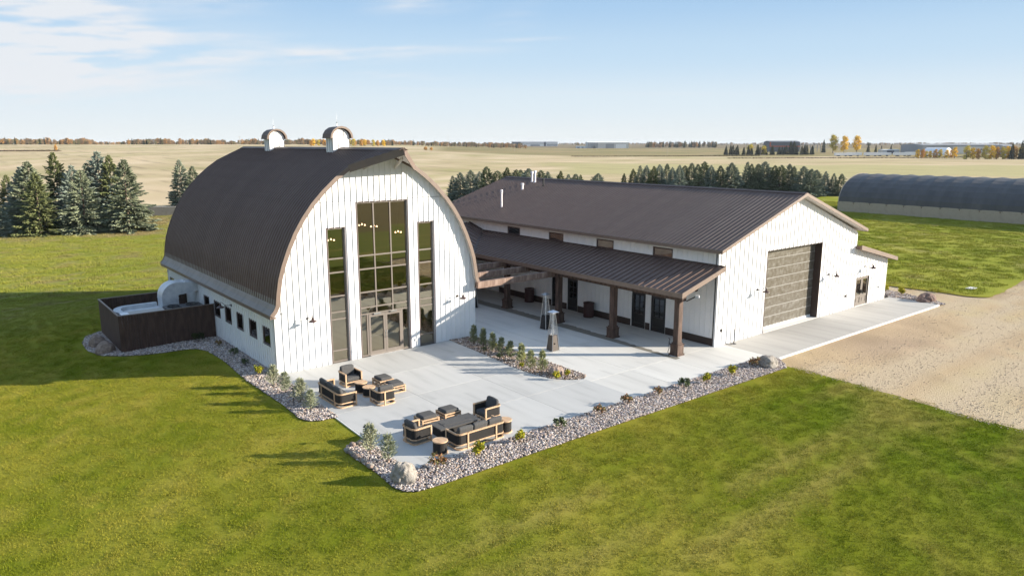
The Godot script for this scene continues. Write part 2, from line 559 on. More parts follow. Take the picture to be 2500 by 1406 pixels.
var P_BED_RIGHT := pv([[41.72, 8.2], [43.9, 8.0], [44.1, 9.2], [43.6, 11.0], [42.8, 13.2], [42.2, 13.95], [41.72, 13.8]])
var P_GRAVEL := pv([[20.55, 14.72], [20.6, 26.0], [45.0, 25.0], [80.0, 23.0], [150.0, 20.0], [150.0, 11.0], [104.0, 12.5], [80.0, 13.2], [57.1, 14.2], [53.5, 14.55], [49.4, 14.95], [47.4, 14.9], [46.6, 13.8], [46.7, 12.0], [46.2, 8.1], [46.0, -26.0], [40.8, -26.0], [40.8, 10.2], [41.9, 10.2], [41.9, 13.7], [21.2, 13.7]])
var P_LAWN := pv([[-90, -98], [42, -98], [42, -21], [-0.1, -21], [-0.1, 13.5], [20.6, 13.9], [20.58, 26.0], [45.0, 25.0], [80.0, 23.0], [150.0, 20.0], [150, 52], [-90, 52]])
var P_MEADOW := pv([[42, -98], [42, -26], [46.0, -26.0], [46.2, 8.1], [46.7, 12.0], [46.6, 13.8], [47.4, 14.9], [49.4, 14.95], [53.5, 14.55], [57.1, 14.2], [80.0, 13.2], [104.0, 12.5], [106, 12.5], [106, -26.6], [124, -26.6], [150, -26], [150, -60], [120, -98]])

func gravel_col(x: float, z: float) -> Color:
	var a := n_patch.get_noise_2d(x * 0.3, z * 0.6)
	var b := n_fine.get_noise_2d(x * 0.8 + 40, z * 0.8)
	# tyre tracks sweep across the yard
	var s := z + 0.012 * (x - 30.0) * (x - 30.0) * 0.3
	var tr := n_patch.get_noise_2d(x * 0.12 + 9.0, s * 3.4) + 0.5 * n_patch.get_noise_2d(x * 0.2 + 60.0, s * 7.5)
	var k := 1.04 + a * 0.2 + b * 0.16 + tr * 0.5
	return Color(k * 1.04, k * 0.985, k * (0.92 - a * 0.12))

# the outline of turf wanders a little
func ragged(poly: PackedVector2Array) -> PackedVector2Array:
	var out := PackedVector2Array()
	for i in poly.size():
		var a := poly[i]
		var b := poly[(i + 1) % poly.size()]
		var near := a.distance_to(Vector2(35, 10)) < 60.0 or b.distance_to(Vector2(35, 10)) < 60.0
		var n := int(a.distance_to(b) / 0.5) if near and a.distance_to(b) < 60.0 else 1
		var o := (b - a).orthogonal().normalized()
		for k in maxi(1, n):
			var p := a.lerp(b, float(k) / maxi(1, n))
			out.append(p + o * (0.0 if k == 0 else n_fine.get_noise_2d(p.x * 1.7, p.y * 1.7) * 0.22))
	return out

func build_ground() -> void:
	n_patch = noise(31, 0.16, 3)
	n_fine = noise(32, 0.5, 4)
	# the field out to the horizon: rings round the yard
	var b := Mb.new()
	b.use_c = true
	var radii := [0.0]
	var r := 14.0
	while r < 5600.0:
		radii.append(r)
		r *= 1.055
	var steps := 180
	var pts := []
	for rr in radii:
		var ring := []
		for j in steps:
			var a := TAU * j / steps
			var p := Q + Vector2(cos(a), sin(a)) * float(rr)
			var dip := 0.45 * (1.0 - smoothstep(75.0, 150.0, p.distance_to(Vector2(20, 0))))
			ring.append(Vector3(p.x, hgt(p.x, p.y) - dip - 0.06, p.y))
		pts.append(ring)
	for i in radii.size() - 1:
		for j in steps:
			var j2 := (j + 1) % steps
			var q := [pts[i][j], pts[i][j2], pts[i + 1][j2], pts[i][j], pts[i + 1][j2], pts[i + 1][j]]
			for e in ([0, 1, 2, 3, 4, 5] if ((q[2] - q[0]) as Vector3).cross(q[1] - q[0]).y >= 0 and i > 0 else [0, 2, 1, 3, 5, 4]):
				b.v.append(q[e])
				b.n.append(Vector3.UP)
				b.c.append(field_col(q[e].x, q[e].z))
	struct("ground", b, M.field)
	struct("lawn", sheet(ragged(P_LAWN), -0.035, 0.8, "lawn"), M.lawn)
	struct("meadow", sheet(ragged(P_MEADOW), -0.035, 2.0, "meadow"), M.lawn)
	struct("gravel_yard", sheet(Geometry2D.offset_polygon(P_GRAVEL, 0.9)[0], -0.1, 1.0, "gravel"), M.gravel)

func lawn_all(x: float, z: float) -> Color:
	var t := smoothstep(-16.0, -26.0, z)
	return lawn_col(x, z).lerp(meadow_col(x, z), t) if t > 0.0 else lawn_col(x, z)

# concrete slabs: an outline cut along its joints, each slab a piece of its own
func slabs(called: String, poly: PackedVector2Array, xs: Array, zs: Array, base: StandardMaterial3D) -> Node3D:
	var root := Node3D.new()
	root.name = nm(self, called)
	add_child(root, true)
	root.set_meta("kind", "structure")
	# pours differ a little in tone
	var tones := [base]
	for q in [0.95, 1.05]:
		var mm: StandardMaterial3D = base.duplicate()
		mm.albedo_color = Color(base.albedo_color.r * pow(q, 0.45), base.albedo_color.g * pow(q, 0.45), base.albedo_color.b * pow(q, 0.45))
		mm.uv1_offset = Vector3(q, 0.3, q * 2.0)
		tones.append(mm)
	var t := Transform3D(Basis(Vector3(1, 0, 0), Vector3(0, 0, 1), Vector3(0, -1, 0)), Vector3.ZERO)
	for i in xs.size() - 1:
		for k in zs.size() - 1:
			var g := 0.008
			var m: StandardMaterial3D = tones[rng.randi() % 3]
			var sq := pv([[xs[i] + g, zs[k] + g], [xs[i + 1] - g, zs[k] + g], [xs[i + 1] - g, zs[k + 1] - g], [xs[i] + g, zs[k + 1] - g]])
			for pp in Geometry2D.intersect_polygons(sq, poly):
				var b := Mb.new()
				b.ext(pp, t, 0.14, 0.0)
				obj("concrete_slab", b, m, root)
	return root

func build_paving() -> void:
	slabs("patio", P_PATIO, [-1.0, 3.7, 7.4, 11.2], [-0.1, 3.35, 6.65, 9.9, 13.1], M.concrete_patio)
	slabs("courtyard", P_COURT, [10.9, 13.8, 16.85, 21.5], [-20.1, -15, -10, -5, 0.2, 5.2, 10.2, 13.2], M.concrete_court)
	slabs("apron", P_APRON, [21.3, 26.4, 31.5, 36.6, 41.8], [10.3, 13.7], M.concrete_apron)
	# lighter border strips; sun on the apron step is put into their colour
	var e := Mb.new()
	e.bb(Vector3(21.3, -0.16, 13.652), Vector3(41.72, 0.004, 13.73))
	e.bb(Vector3(41.702, -0.16, 10.31), Vector3(41.76, 0.004, 13.65))
	struct("slab_kerb", e, M.slab_edge)
	e = Mb.new()
	e.bb(Vector3(-0.5, -0.16, 13.022), Vector3(19.9, 0.003, 13.075))
	e.bar(Vector3(0.0, -0.0785, 0.1), Vector3(-0.545, -0.0785, 13.02), 0.055, 0.163)
	struct("patio_kerb", e, M.slab_edge)
	# damp band below the drip line of the porch
	var wet := PackedVector2Array()
	var back := []
	var nz := noise(40, 0.9, 3)
	for i in 75:
		var z := -8.0 + i * 0.25
		var w := 0.3 + 0.5 * smoothstep(9.5, 2.0, z) + nz.get_noise_1d(z * 2.0) * 0.14
		wet.append(Vector2(17.02 - 0.05 * w, z))
		back.append(Vector2(17.02 + w * 0.8 + 0.12 * absf(sin(z * 5.0)), z))
	back.reverse()
	for q in back:
		wet.append(q)
	struct("damp_strip", sheet(wet, 0.004, 3.0), M.concrete_wet)

# ---------------------------------------------------------------- building helpers
func rc(x0: float, y0: float, x1: float, y1: float) -> PackedVector2Array:
	return pv([[x0, y0], [x1, y0], [x1, y1], [x0, y1]])

# the outline cut into strips at xs, minus rectangular openings
func strips(outline: PackedVector2Array, xs: Array, opens: Array, gap: float) -> Array:
	var out := []
	for i in xs.size() - 1:
		var todo: Array = Geometry2D.intersect_polygons(rc(xs[i] + gap, -1, xs[i + 1] - gap, 40), outline)
		for o in opens:
			var nxt := []
			for p in todo:
				nxt.append_array(Geometry2D.clip_polygons(p, o))
			todo = nxt
		for p in todo:
			var ar := 0.0
			for k in p.size():
				ar += p[k].cross(p[(k + 1) % p.size()])
			if absf(ar) > 0.004:
				out.append(p)
	return out

func steps(a: float, b: float, d: float) -> Array:
	var n := maxi(1, int(round((b - a) / d)))
	var r := []
	for i in n + 1:
		r.append(a + (b - a) * i / n)
	return r

# a wall: proud siding boards with recessed joints over one backing
func siding(parent: Node, t: Transform3D, outline: PackedVector2Array, xs: Array, opens: Array, cuts: Array, seam := -1.0, rib := Vector2(0.03, 0.03)) -> void:
	var back := Mb.new()
	for p in strips(outline, cuts, opens, 0.0):
		back.ext(p, t, -0.22, -0.052)
	obj("wall", back, M.siding_joint, parent)
	# each board has a raised rib along one edge
	for p in strips(outline, xs, opens, 0.004):
		var parts := [p]
		if seam > 0.0:
			parts = Geometry2D.clip_polygons(p, rc(-50, seam - 0.012, 80, seam + 0.012))
		for q in parts:
			var b := Mb.new()
			b.ext(q, t, -0.05, 0.0)
			var hi := -1e9
			for e in q:
				hi = maxf(hi, e.x)
			for e in xs:
				if absf(e - 0.004 - hi) < 0.003:
					for rb in Geometry2D.intersect_polygons(q, rc(hi - rib.x, -5, hi, 50)):
						b.ext(rb, t, 0.0005, rib.y)
			obj("wall_board", b, M.white_siding, parent)

func pane(parent: Node, t: Transform3D, x0: float, x1: float, y0: float, y1: float, w: float, m: Material = null) -> void:
	var g := Mb.new()
	# no pane sits perfectly flat in its frame
	var du := rng.randf_range(-0.006, 0.006) * (x1 - x0)
	var dv := rng.randf_range(-0.005, 0.005) * (y1 - y0)
	g.quad(t * Vector3(x0, y0, w - du - dv), t * Vector3(x1, y0, w + du - dv), t * Vector3(x1, y1, w + du + dv), t * Vector3(x0, y1, w - du + dv), t.basis.z)
	obj("pane", g, m if m else M.glass, parent)

# cells: list of [x0,y0,x1,y1] panes inside the frame rectangle
func window(parent: Node, t: Transform3D, r: Array, cells: Array, fw: float, m_frame: Material, m_rev: Material, called := "window") -> MeshInstance3D:
	var f := Mb.new()
	var small: bool = m_frame != M.frame
	var w0 := -0.1 if small else -0.16
	var w1 := -0.005 if small else -0.07
	# bars between the panes: the frame rectangle minus the cells
	var ys := {}
	for c in cells:
		ys[c[1]] = true
		ys[c[3]] = true
	var yl := ys.keys()
	yl.append(r[1])
	yl.append(r[3])
	yl.sort()
	for k in yl.size() - 1:
		var ya: float = yl[k]
		var yb: float = yl[k + 1]
		if yb - ya < 0.002:
			continue
		var ym := (ya + yb) * 0.5
		var x: float = r[0]
		var row := []
		for c in cells:
			if c[1] < ym and c[3] > ym:
				row.append(c)
		row.sort_custom(func(p, q): return p[0] < q[0])
		for c in row:
			if c[0] - x > 0.002:
				f.ext(rc(x, ya, c[0], yb), t, w0, w1)
			x = c[2]
		if r[2] - x > 0.002:
			f.ext(rc(x, ya, r[2], yb), t, w0, w1)
	var o := obj(called, f, m_frame, parent)
	# casing round the opening
	var rv := Mb.new()
	var e := 0.035
	rv.ext(rc(r[0] - e, r[1], r[0] - 0.001, r[3] + e), t, -0.2, 0.018)
	rv.ext(rc(r[2] + 0.001, r[1], r[2] + e, r[3] + e), t, -0.2, 0.018)
	rv.ext(rc(r[0] - 0.001, r[3] + 0.001, r[2] + 0.001, r[3] + e), t, -0.2, 0.018)
	if r[1] > 0.2:
		rv.ext(rc(r[0] - e, r[1] - e, r[2] + e, r[1] - 0.001), t, -0.2, 0.03)
	obj("casing", rv, m_rev, o)
	for c in cells:
		pane(o, t, c[0], c[2], c[1], c[3], -0.03 if small else -0.12, M.dark_glass if small else M.glass)
	return o

func grid(x0: float, x1: float, ys: Array, fw: float, xm := []) -> Array:
	# panes between the horizontal lines ys, split at xm
	var xs := [x0]
	xs.append_array(xm)
	xs.append(x1)
	var out := []
	for k in ys.size() - 1:
		for i in xs.size() - 1:
			var a := fw if i == 0 else fw * 0.5
			var b := fw if i == xs.size() - 2 else fw * 0.5
			var c := fw if k == 0 else fw * 0.5
			var d := fw if k == ys.size() - 2 else fw * 0.5
			out.append([xs[i] + a, ys[k] + c, xs[i + 1] - b, ys[k + 1] - d])
	return out

# ribbed sheet along a profile: profile points (a, y) in the plane of t's u and v, ribs across w
func ribbed(prof: Array, t: Transform3D, width: float, ribs: int, rh: float, rw: float) -> Mb:
	var b := Mb.new()
	var xs := []
	var pitch := width / ribs
	for k in ribs:
		var c := (k + 0.5) * pitch
		xs.append([k * pitch, 0.0])
		xs.append([c - rw, 0.0])
		xs.append([c - rw * 0.5, rh])
		xs.append([c + rw * 0.5, rh])
		xs.append([c + rw, 0.0])
	xs.append([width, 0.0])
	var nr := []
	for i in prof.size():
		var d: Vector2 = ((prof[mini(i + 1, prof.size() - 1)] as Vector2) - prof[maxi(i - 1, 0)]).normalized()
		nr.append(Vector2(-d.y, d.x))
	for i in prof.size() - 1:
		for k in xs.size() - 1:
			var c := []
			for e in [[i, k], [i, k + 1], [i + 1, k + 1], [i + 1, k]]:
				var p: Vector2 = prof[e[0]] + nr[e[0]] * float(xs[e[1]][1])
				c.append(t * Vector3(p.x, p.y, xs[e[1]][0]))
			var out := t.basis * Vector3(nr[i].x, nr[i].y, 0)
			b.quad(c[0], c[1], c[2], c[3], out)
	return b

# ---------------------------------------------------------------- the barn
const BW := 11.76
const BL := -19.45
const ARCH := [[-0.31, 3.02], [-0.12, 3.22], [0.0, 3.46], [0.08, 4.06], [0.2, 4.7], [0.4, 5.33], [0.7, 6.07], [1.07, 6.82], [1.51, 7.51], [2.02, 8.16], [2.61, 8.76], [3.27, 9.33], [3.98, 9.83], [4.9, 10.27], [5.88, 10.72]]

func arch_pts(off := 0.0, from := 0) -> Array:
	var out := []
	for i in range(from, ARCH.size()):
		var p := Vector2(ARCH[i][0], ARCH[i][1])
		var a := Vector2(ARCH[maxi(i - 1, 0)][0], ARCH[maxi(i - 1, 0)][1])
		var b := Vector2(ARCH[mini(i + 1, ARCH.size() - 1)][0], ARCH[mini(i + 1, ARCH.size() - 1)][1])
		var d := (b - a).normalized()
		if i == ARCH.size() - 1:
			out.append(Vector2(5.88, p.y - off * 1.1))
		else:
			out.append(p + Vector2(d.y, -d.x) * off)
	return out

func both_sides(left: Array) -> PackedVector2Array:
	var p := PackedVector2Array(left)
	for i in range(left.size() - 2, -1, -1):
		p.append(Vector2(BW - left[i].x, left[i].y))
	return p

func build_barn() -> Node3D:
	var barn := thing("barn", "white arched-roof barn with brown ribbed metal roof and tall glazed front", "barn")
	var front := Transform3D(Basis(), Vector3.ZERO)
	# outline of the gable wall below the roof
	var ol := PackedVector2Array([Vector2(0, 0), Vector2(0, 3.2)])
	var inner := arch_pts(0.1, 3)
	for q in inner:
		ol.append(Vector2(maxf(q.x, 0.0), q.y))
	var left := []
	for q in ol:
		left.append(q)
	ol = both_sides(left)
	var opens := [rc(2.866, -0.5, 3.813, 6.88), rc(4.516, -0.5, 7.427, 8.08), rc(8.079, -0.5, 9.021, 6.85)]
	var xs := []
	for i in 38:
		xs.append(clampf(0.055 + 0.3245 * i - 0.3245, 0, BW))
	xs = xs.filter(func(a): return a > 0.02)
	xs.push_front(0.0)
	if xs[-1] < BW - 0.02:
		xs.append(BW)
	siding(barn, front, ol, xs, opens, [0, 2.866, 3.813, 4.516, 7.427, 8.079, 9.021, BW], 8.16, Vector2(0.03, 0.041))
	# corner boards
	var cb := Mb.new()
	cb.bb(Vector3(-0.03, 0, -0.1), Vector3(0.05, 3.2, 0.03))
	obj("corner_board", cb, M.white_siding, barn)
	cb = Mb.new()
	cb.bb(Vector3(BW - 0.05, 0, -0.1), Vector3(BW + 0.03, 3.2, 0.03))
	obj("corner_board", cb, M.white_siding, barn)
	# tall windows
	var rows := [0.02, 0.62, 2.25, 2.62, 3.43, 4.64, 5.34]
	for w in [[2.866, 3.813, 6.88], [8.079, 9.021, 6.85]]:
		var ys := rows.duplicate()
		ys.append(w[2])
		window(barn, front, [w[0], 0.0, w[1], w[2]], grid(w[0], w[1], ys, 0.07), 0.07, M.frame, M.reveal)
	var cells := grid(4.516, 7.427, [2.62, 3.43, 4.64, 5.34, 8.08], 0.07, [5.487, 6.456])
	for c in cells:
		if is_equal_approx(c[1], 2.69):
			c[1] = 2.655
	cells.append_array([[4.586, 2.305, 5.452, 2.585], [5.522, 2.305, 6.42, 2.585], [6.49, 2.305, 7.357, 2.585]])
	cells.append_array([[4.586, 0.09, 4.885, 2.235], [7.03, 0.09, 7.357, 2.235], [4.985, 0.0, 6.935, 2.235]])
	var cw2 := window(barn, front, [4.516, 0.0, 7.427, 8.08], cells, 0.07, M.frame, M.reveal)
	var bay := cw2.get_child(cw2.get_child_count() - 1)
	cw2.remove_child(bay)
	bay.queue_free()
	# double door in the bay
	var leaf := 0.965
	for s in [0, 1]:
		var x0 = 4.99 + s * (leaf + 0.01)
		var d := Mb.new()
		var tt := Transform3D(Basis(), Vector3(x0, 0.03, 0))
		d.ext(rc(0, 0, 0.11, 2.19), tt, -0.14, -0.05)
		d.ext(rc(leaf - 0.11, 0, leaf, 2.19), tt, -0.14, -0.05)
		d.ext(rc(0.11, 0, leaf - 0.11, 0.2), tt, -0.14, -0.05)
		d.ext(rc(0.11, 2.05, leaf - 0.11, 2.19), tt, -0.14, -0.05)
		var dn := obj("door", d, M.frame, barn)
		pane(dn, tt, 0.11, leaf - 0.11, 0.2, 2.05, -0.1)
		var h := Mb.new()
		var hx = x0 + (leaf - 0.055 if s == 0 else 0.055)
		h.tube([Vector3(hx, 1.25, -0.05), Vector3(hx, 1.25, 0.03), Vector3(hx, 0.9, 0.03), Vector3(hx, 0.9, -0.05)], 0.013, 6)
		obj("handle", h, M.chrome, dn)
		h = Mb.new()
		h.bar(Vector3(x0 + 0.1, 1.02, -0.17), Vector3(x0 + leaf - 0.1, 1.02, -0.17), 0.04, 0.05)
		obj("push_bar", h, M.chrome, dn)
		h = Mb.new()
		h.bb(Vector3(x0 + leaf * 0.5 - 0.2, 2.2, -0.045), Vector3(x0 + leaf * 0.5 + 0.2, 2.275, 0.02))
		obj("door_closer", h, M.chrome, dn)
	var sill := Mb.new()
	sill.bb(Vector3(4.98, 0.002, -0.15), Vector3(6.95, 0.03, 0.06))
	obj("threshold", sill, M.chrome, barn)
	# side walls
	var tl := Transform3D(Basis(Vector3(0, 0, 1), Vector3(0, 1, 0), Vector3(-1, 0, 0)), Vector3.ZERO)
	var wins := []
	for k in 6:
		wins.append(-1.165 - 1.925 * k)
	wins.append(-18.4)
	var lo := []
	var cuts := [BL]
	for k in range(wins.size() - 1, -1, -1):
		lo.append(rc(wins[k] - 0.48, 1.265, wins[k] + 0.48, 2.115))
		cuts.append(wins[k] - 0.48)
		cuts.append(wins[k] + 0.48)
	cuts.append(-0.03)
	siding(barn, tl, rc(BL, -0.25, -0.03, 3.15), steps(BL, -0.03, 0.3), lo, cuts)
	for z in wins:
		window(barn, tl, [z - 0.48, 1.265, z + 0.48, 2.115], [[z - 0.43, 1.315, z + 0.43, 2.065]], 0.05, M.reveal, M.dark_trim)
	var tr := Transform3D(Basis(Vector3(0, 0, -1), Vector3(0, 1, 0), Vector3(1, 0, 0)), Vector3(BW, 0, 0))
	siding(barn, tr, rc(0.03, -0.1, -BL, 3.15), steps(0.03, -BL, 0.6), [], [0.03, -BL])
	var tb := Transform3D(Basis(Vector3(-1, 0, 0), Vector3(0, 1, 0), Vector3(0, 0, -1)), Vector3(BW, 0, BL))
	siding(barn, tb, ol, steps(0, BW, 0.65), [], [0, BW])
	var fl := Mb.new()
	fl.bb(Vector3(0.2, -0.1, BL + 0.2), Vector3(BW - 0.2, 0.0, -0.2))
	obj("floor", fl, M.interior_floor, barn)
	# roof panels: ribbed sheets curved over each side
	var zf := 0.335
	var zb := BL - 0.33
	var count := 22
	var pw := (zf - zb) / count
	var prof := arch_pts(0.0, 2)
	var lp := ribbed(prof, Transform3D(Basis(), Vector3.ZERO), pw, 3, 0.034, 0.026).mesh()
	var mir := Transform3D(Basis(Vector3(-1, 0, 0), Vector3(0, 1, 0), Vector3(0, 0, 1)), Vector3(BW, 0, 0))
	var rp := ribbed(prof, mir, pw, 3, 0.028, 0.028).mesh()
	for i in count:
		for mm in [lp, rp]:
			obj("roof_panel", mm, ROOFS[rng.randi() % 3], barn).position.z = zb + i * pw
	# deck below the sheets closes the roof
	var dk := Mb.new()
	var o1 := arch_pts(0.004, 0)
	var o2 := arch_pts(0.1, 0)
	var ring := PackedVector2Array(both_sides(o1))
	var inn := both_sides(o2)
	for i in range(inn.size() - 1, -1, -1):
		ring.append(inn[i])
	for i in o1.size() - 1:
		for s in [0, 1]:
			var a: Vector2 = o1[i]
			var b2: Vector2 = o1[i + 1]
			var c2: Vector2 = o2[i + 1]
			var d2: Vector2 = o2[i]
			var q := PackedVector2Array([a, b2, c2, d2])
			if s == 1:
				for k in 4:
					q[k].x = BW - q[k].x
			dk.ext(q, front, zb + 0.02, zf - 0.02)
	obj("roof_deck", dk, M.soffit, barn)
	# fascia bands along the arch, front and back
	for fz in [[zf - 0.018, zf + 0.03], [zb - 0.03, zb + 0.018]]:
		var fa := Mb.new()
		var p1 := arch_pts(-0.035, 0)
		var p2 := arch_pts(0.17, 0)
		for i in p1.size() - 1:
			for s in [0, 1]:
				var q := PackedVector2Array([p1[i], p1[i + 1], p2[i + 1], p2[i]])
				if s == 1:
					for k in 4:
						q[k].x = BW - q[k].x
				fa.ext(q, front, fz[0], fz[1])
		obj("fascia", fa, M.trim, barn)
	# flared eave flashing and its board, in lengths
	for s in [0, 1]:
		var len3 := (zf - zb) / 3.0
		for k in 3:
			var ev := Mb.new()
			var t3 := Transform3D(Basis(), Vector3(0, 0, 0)) if s == 0 else mir
			ev.ext(PackedVector2Array([Vector2(-0.325, 3.005), Vector2(-0.13, 3.215), Vector2(-0.012, 3.45), Vector2(0.03, 3.72), Vector2(0.045, 3.72), Vector2(0.0, 3.44), Vector2(-0.1, 3.19), Vector2(-0.3, 2.98)]), t3, zb + k * len3 + 0.01, zb + (k + 1) * len3 - 0.004)
			obj("eave_flashing", ev, M.flash, barn)
			ev = Mb.new()
			ev.ext(rc(-0.33, 2.83, -0.295, 3.0), t3, zb + k * len3, zb + (k + 1) * len3)
			ev.ext(rc(-0.294, 2.84, -0.0, 2.87), t3, zb + k * len3 + 0.01, zb + (k + 1) * len3 - 0.01)
			obj("eave_board", ev, M.trim, barn)
	# ridge cap
	var rcap := Mb.new()
	for s in [-1, 1]:
		rcap.bar(Vector3(5.88 + s * 0.12, 10.715, zb), Vector3(5.88 + s * 0.12, 10.715, 2.5), 0.27, 0.02, Vector3(s * 0.46, 1, 0))
	obj("ridge_cap", rcap, M.roof, barn)
	# hay hood over the gable
	var tip := Vector3(5.88, 10.745, 2.53)
	for s in [-1, 1]:
		var foot := Vector3(5.88 + s * 1.85, 9.9, zf + 0.035)
		var ridge0 := Vector3(5.88, 10.745, zf + 0.03)
		var hd := Mb.new()
		var nrm := Vector3(s * 0.42, 1, 0).normalized()
		var nseg := 7
		for k in nseg:
			var f0 := float(k) / nseg
			var f1 := float(k + 1) / nseg
			# strips parallel to the front, shrinking to the tip
			var z0 := lerpf(zf + 0.03, 2.53, f0)
			var z1 := lerpf(zf + 0.03, 2.53, f1)
			var a0 := Vector3(5.88, 10.745, z0)
			var a1 := Vector3(5.88, 10.745, z1)
			var b0 := a0 + (foot - ridge0) * (1.0 - f0)
			var b1 := a1 + (foot - ridge0) * (1.0 - f1)
			hd.quad(a0, b0, b1, a1, nrm)
			hd.quad(a0 - nrm * 0.07, b0 - nrm * 0.07, b1 - nrm * 0.07, a1 - nrm * 0.07, -nrm)
			var zc := (z0 + z1) * 0.5
			var r0 := Vector3(5.88, 10.755, zc)
			hd.bar(r0, r0 + (foot - ridge0) * (1.0 - (f0 + f1) * 0.5), 0.045, 0.035, nrm)
		obj("hood_roof", hd, M.roof, barn)
		var fb := Mb.new()
		fb.bar(foot - Vector3(0, 0.13, 0), tip - Vector3(0, 0.13, 0), 0.04, 0.36)
		obj("hood_fascia", fb, M.trim, barn)
		var sf := Mb.new()
		sf.tri(ridge0 - nrm * 0.1, foot - nrm * 0.1, tip - nrm * 0.1 - Vector3(0, 0, 0.06), -nrm)
		obj("hood_soffit", sf, M.soffit, barn)
		var br := Mb.new()
		br.bar(Vector3(5.88 + s * 0.9, 9.75, 0.02), Vector3(5.88 + s * 0.55, 10.25, 1.4), 0.06, 0.14)
		obj("hood_brace", br, M.soffit, barn)
	# cupolas on the ridge
	for zc in [-4.6, -13.9]:
		var cu := Mb.new()
		var hw := 0.5
		var gable := PackedVector2Array([Vector2(-hw, 10.2), Vector2(-hw, 11.26)])
		for k in range(1, 8):
			var a := PI - PI * k / 8.0
			gable.append(Vector2(cos(a) * hw, 11.26 + sin(a) * 0.5))
		gable.append(Vector2(hw, 11.26))
		gable.append(Vector2(hw, 10.2))
		cu.ext(gable, Transform3D(Basis(), Vector3(5.88, 0, zc)), -0.42, 0.42)
		var cn := obj("cupola", cu, M.white_siding, barn)
		var bt := Mb.new()
		for x in [-0.492, -0.17, 0.17, 0.492]:
			bt.bb(Vector3(5.88 + x - 0.012, 10.3, zc + 0.418), Vector3(5.88 + x + 0.012, 11.26 + 0.44 * sqrt(maxf(0, 1 - pow(x / 0.5, 2))), zc + 0.432))
		for z in [-0.25, 0.05, 0.3]:
			bt.bb(Vector3(5.88 - hw - 0.012, 10.5, zc + z - 0.01), Vector3(5.88 - hw + 0.002, 11.25, zc + z + 0.01))
		obj("batten", bt, M.siding_joint, cn)
		for e in [[-0.54, -0.012], [0.012, 0.54]]:
			var cr := Mb.new()
			for k in 8:
				var a := PI - PI * k / 8.0
				var b3 := PI - PI * (k + 1) / 8.0
				cr.ext(PackedVector2Array([Vector2(cos(a) * 0.66, sin(a) * 0.64), Vector2(cos(b3) * 0.66, sin(b3) * 0.64), Vector2(cos(b3) * 0.61, sin(b3) * 0.58), Vector2(cos(a) * 0.61, sin(a) * 0.58)]), Transform3D(Basis(), Vector3(5.88, 11.25, zc)), e[0], e[1])
			obj("cupola_roof", cr, M.roof, cn)
		var ct := Mb.new()
		for k in 8:
			var a := PI - PI * k / 8.0
			var b3 := PI - PI * (k + 1) / 8.0
			ct.ext(PackedVector2Array([Vector2(cos(a) * 0.68, sin(a) * 0.66), Vector2(cos(b3) * 0.68, sin(b3) * 0.66), Vector2(cos(b3) * 0.57, sin(b3) * 0.55), Vector2(cos(a) * 0.57, sin(a) * 0.55)]), Transform3D(Basis(), Vector3(5.88, 11.25, zc)), 0.542, 0.57)
		obj("cupola_trim", ct, M.trim, cn)
		var fi := Mb.new()
		fi.lathe([Vector2(0.07, 11.87), Vector2(0.04, 11.95), Vector2(0.02, 12.05), Vector2(0.03, 12.12), Vector2(0.012, 12.16), Vector2(0.004, 12.62)], 8, Vector3(5.88, 0, zc))
		obj("finial", fi, M.steel, cn)
	# pendant lamps inside
	for p in [[5.9, 6.66, -2.2], [6.61, 6.54, -2.2], [8.11, 6.11, -2.2], [4.07, 5.99, -2.2]]:
		var at := Vector3(p[0], p[1], p[2])
		var pl := thing("pendant_lamp", "warm glowing pendant bulbs hanging behind the barn's tall front glass", "lamp", at, 0, "pendant lamps inside the barn")
		var cd := Mb.new()
		cd.tube([Vector3(0, 0.06, 0), Vector3(0, 1.6, 0)], 0.008, 4)
		obj("cord", cd, M.black_metal, pl)
		for k in 3:
			var bu := Mb.new()
			bu.lathe([Vector2(0.0, -0.05), Vector2(0.04, -0.03), Vector2(0.05, 0.0), Vector2(0.035, 0.04), Vector2(0.0, 0.06)], 8, Vector3(0.15 * (k - 1), 0.05 * (k % 2), 0.04 * k))
			obj("bulb", bu, M.bulb, pl)
		var li := OmniLight3D.new()
		li.position = at + Vector3(0, -0.15, 0)
		li.light_energy = 0.25
		li.light_color = Color(1.0, 0.75, 0.5)
		li.light_size = 0.06
		li.omni_range = 20.0
		li.omni_attenuation = 2.0
		li.shadow_enabled = true
		li.name = "pendant_light"
		add_child(li, true)
	return barn

# ---------------------------------------------------------------- the hall with its porch
const HX := 20.6
const HX2 := 35.86
const HX3 := 40.73
const HZ := 10.31
const HZB := -17.3
const HMID := 28.23

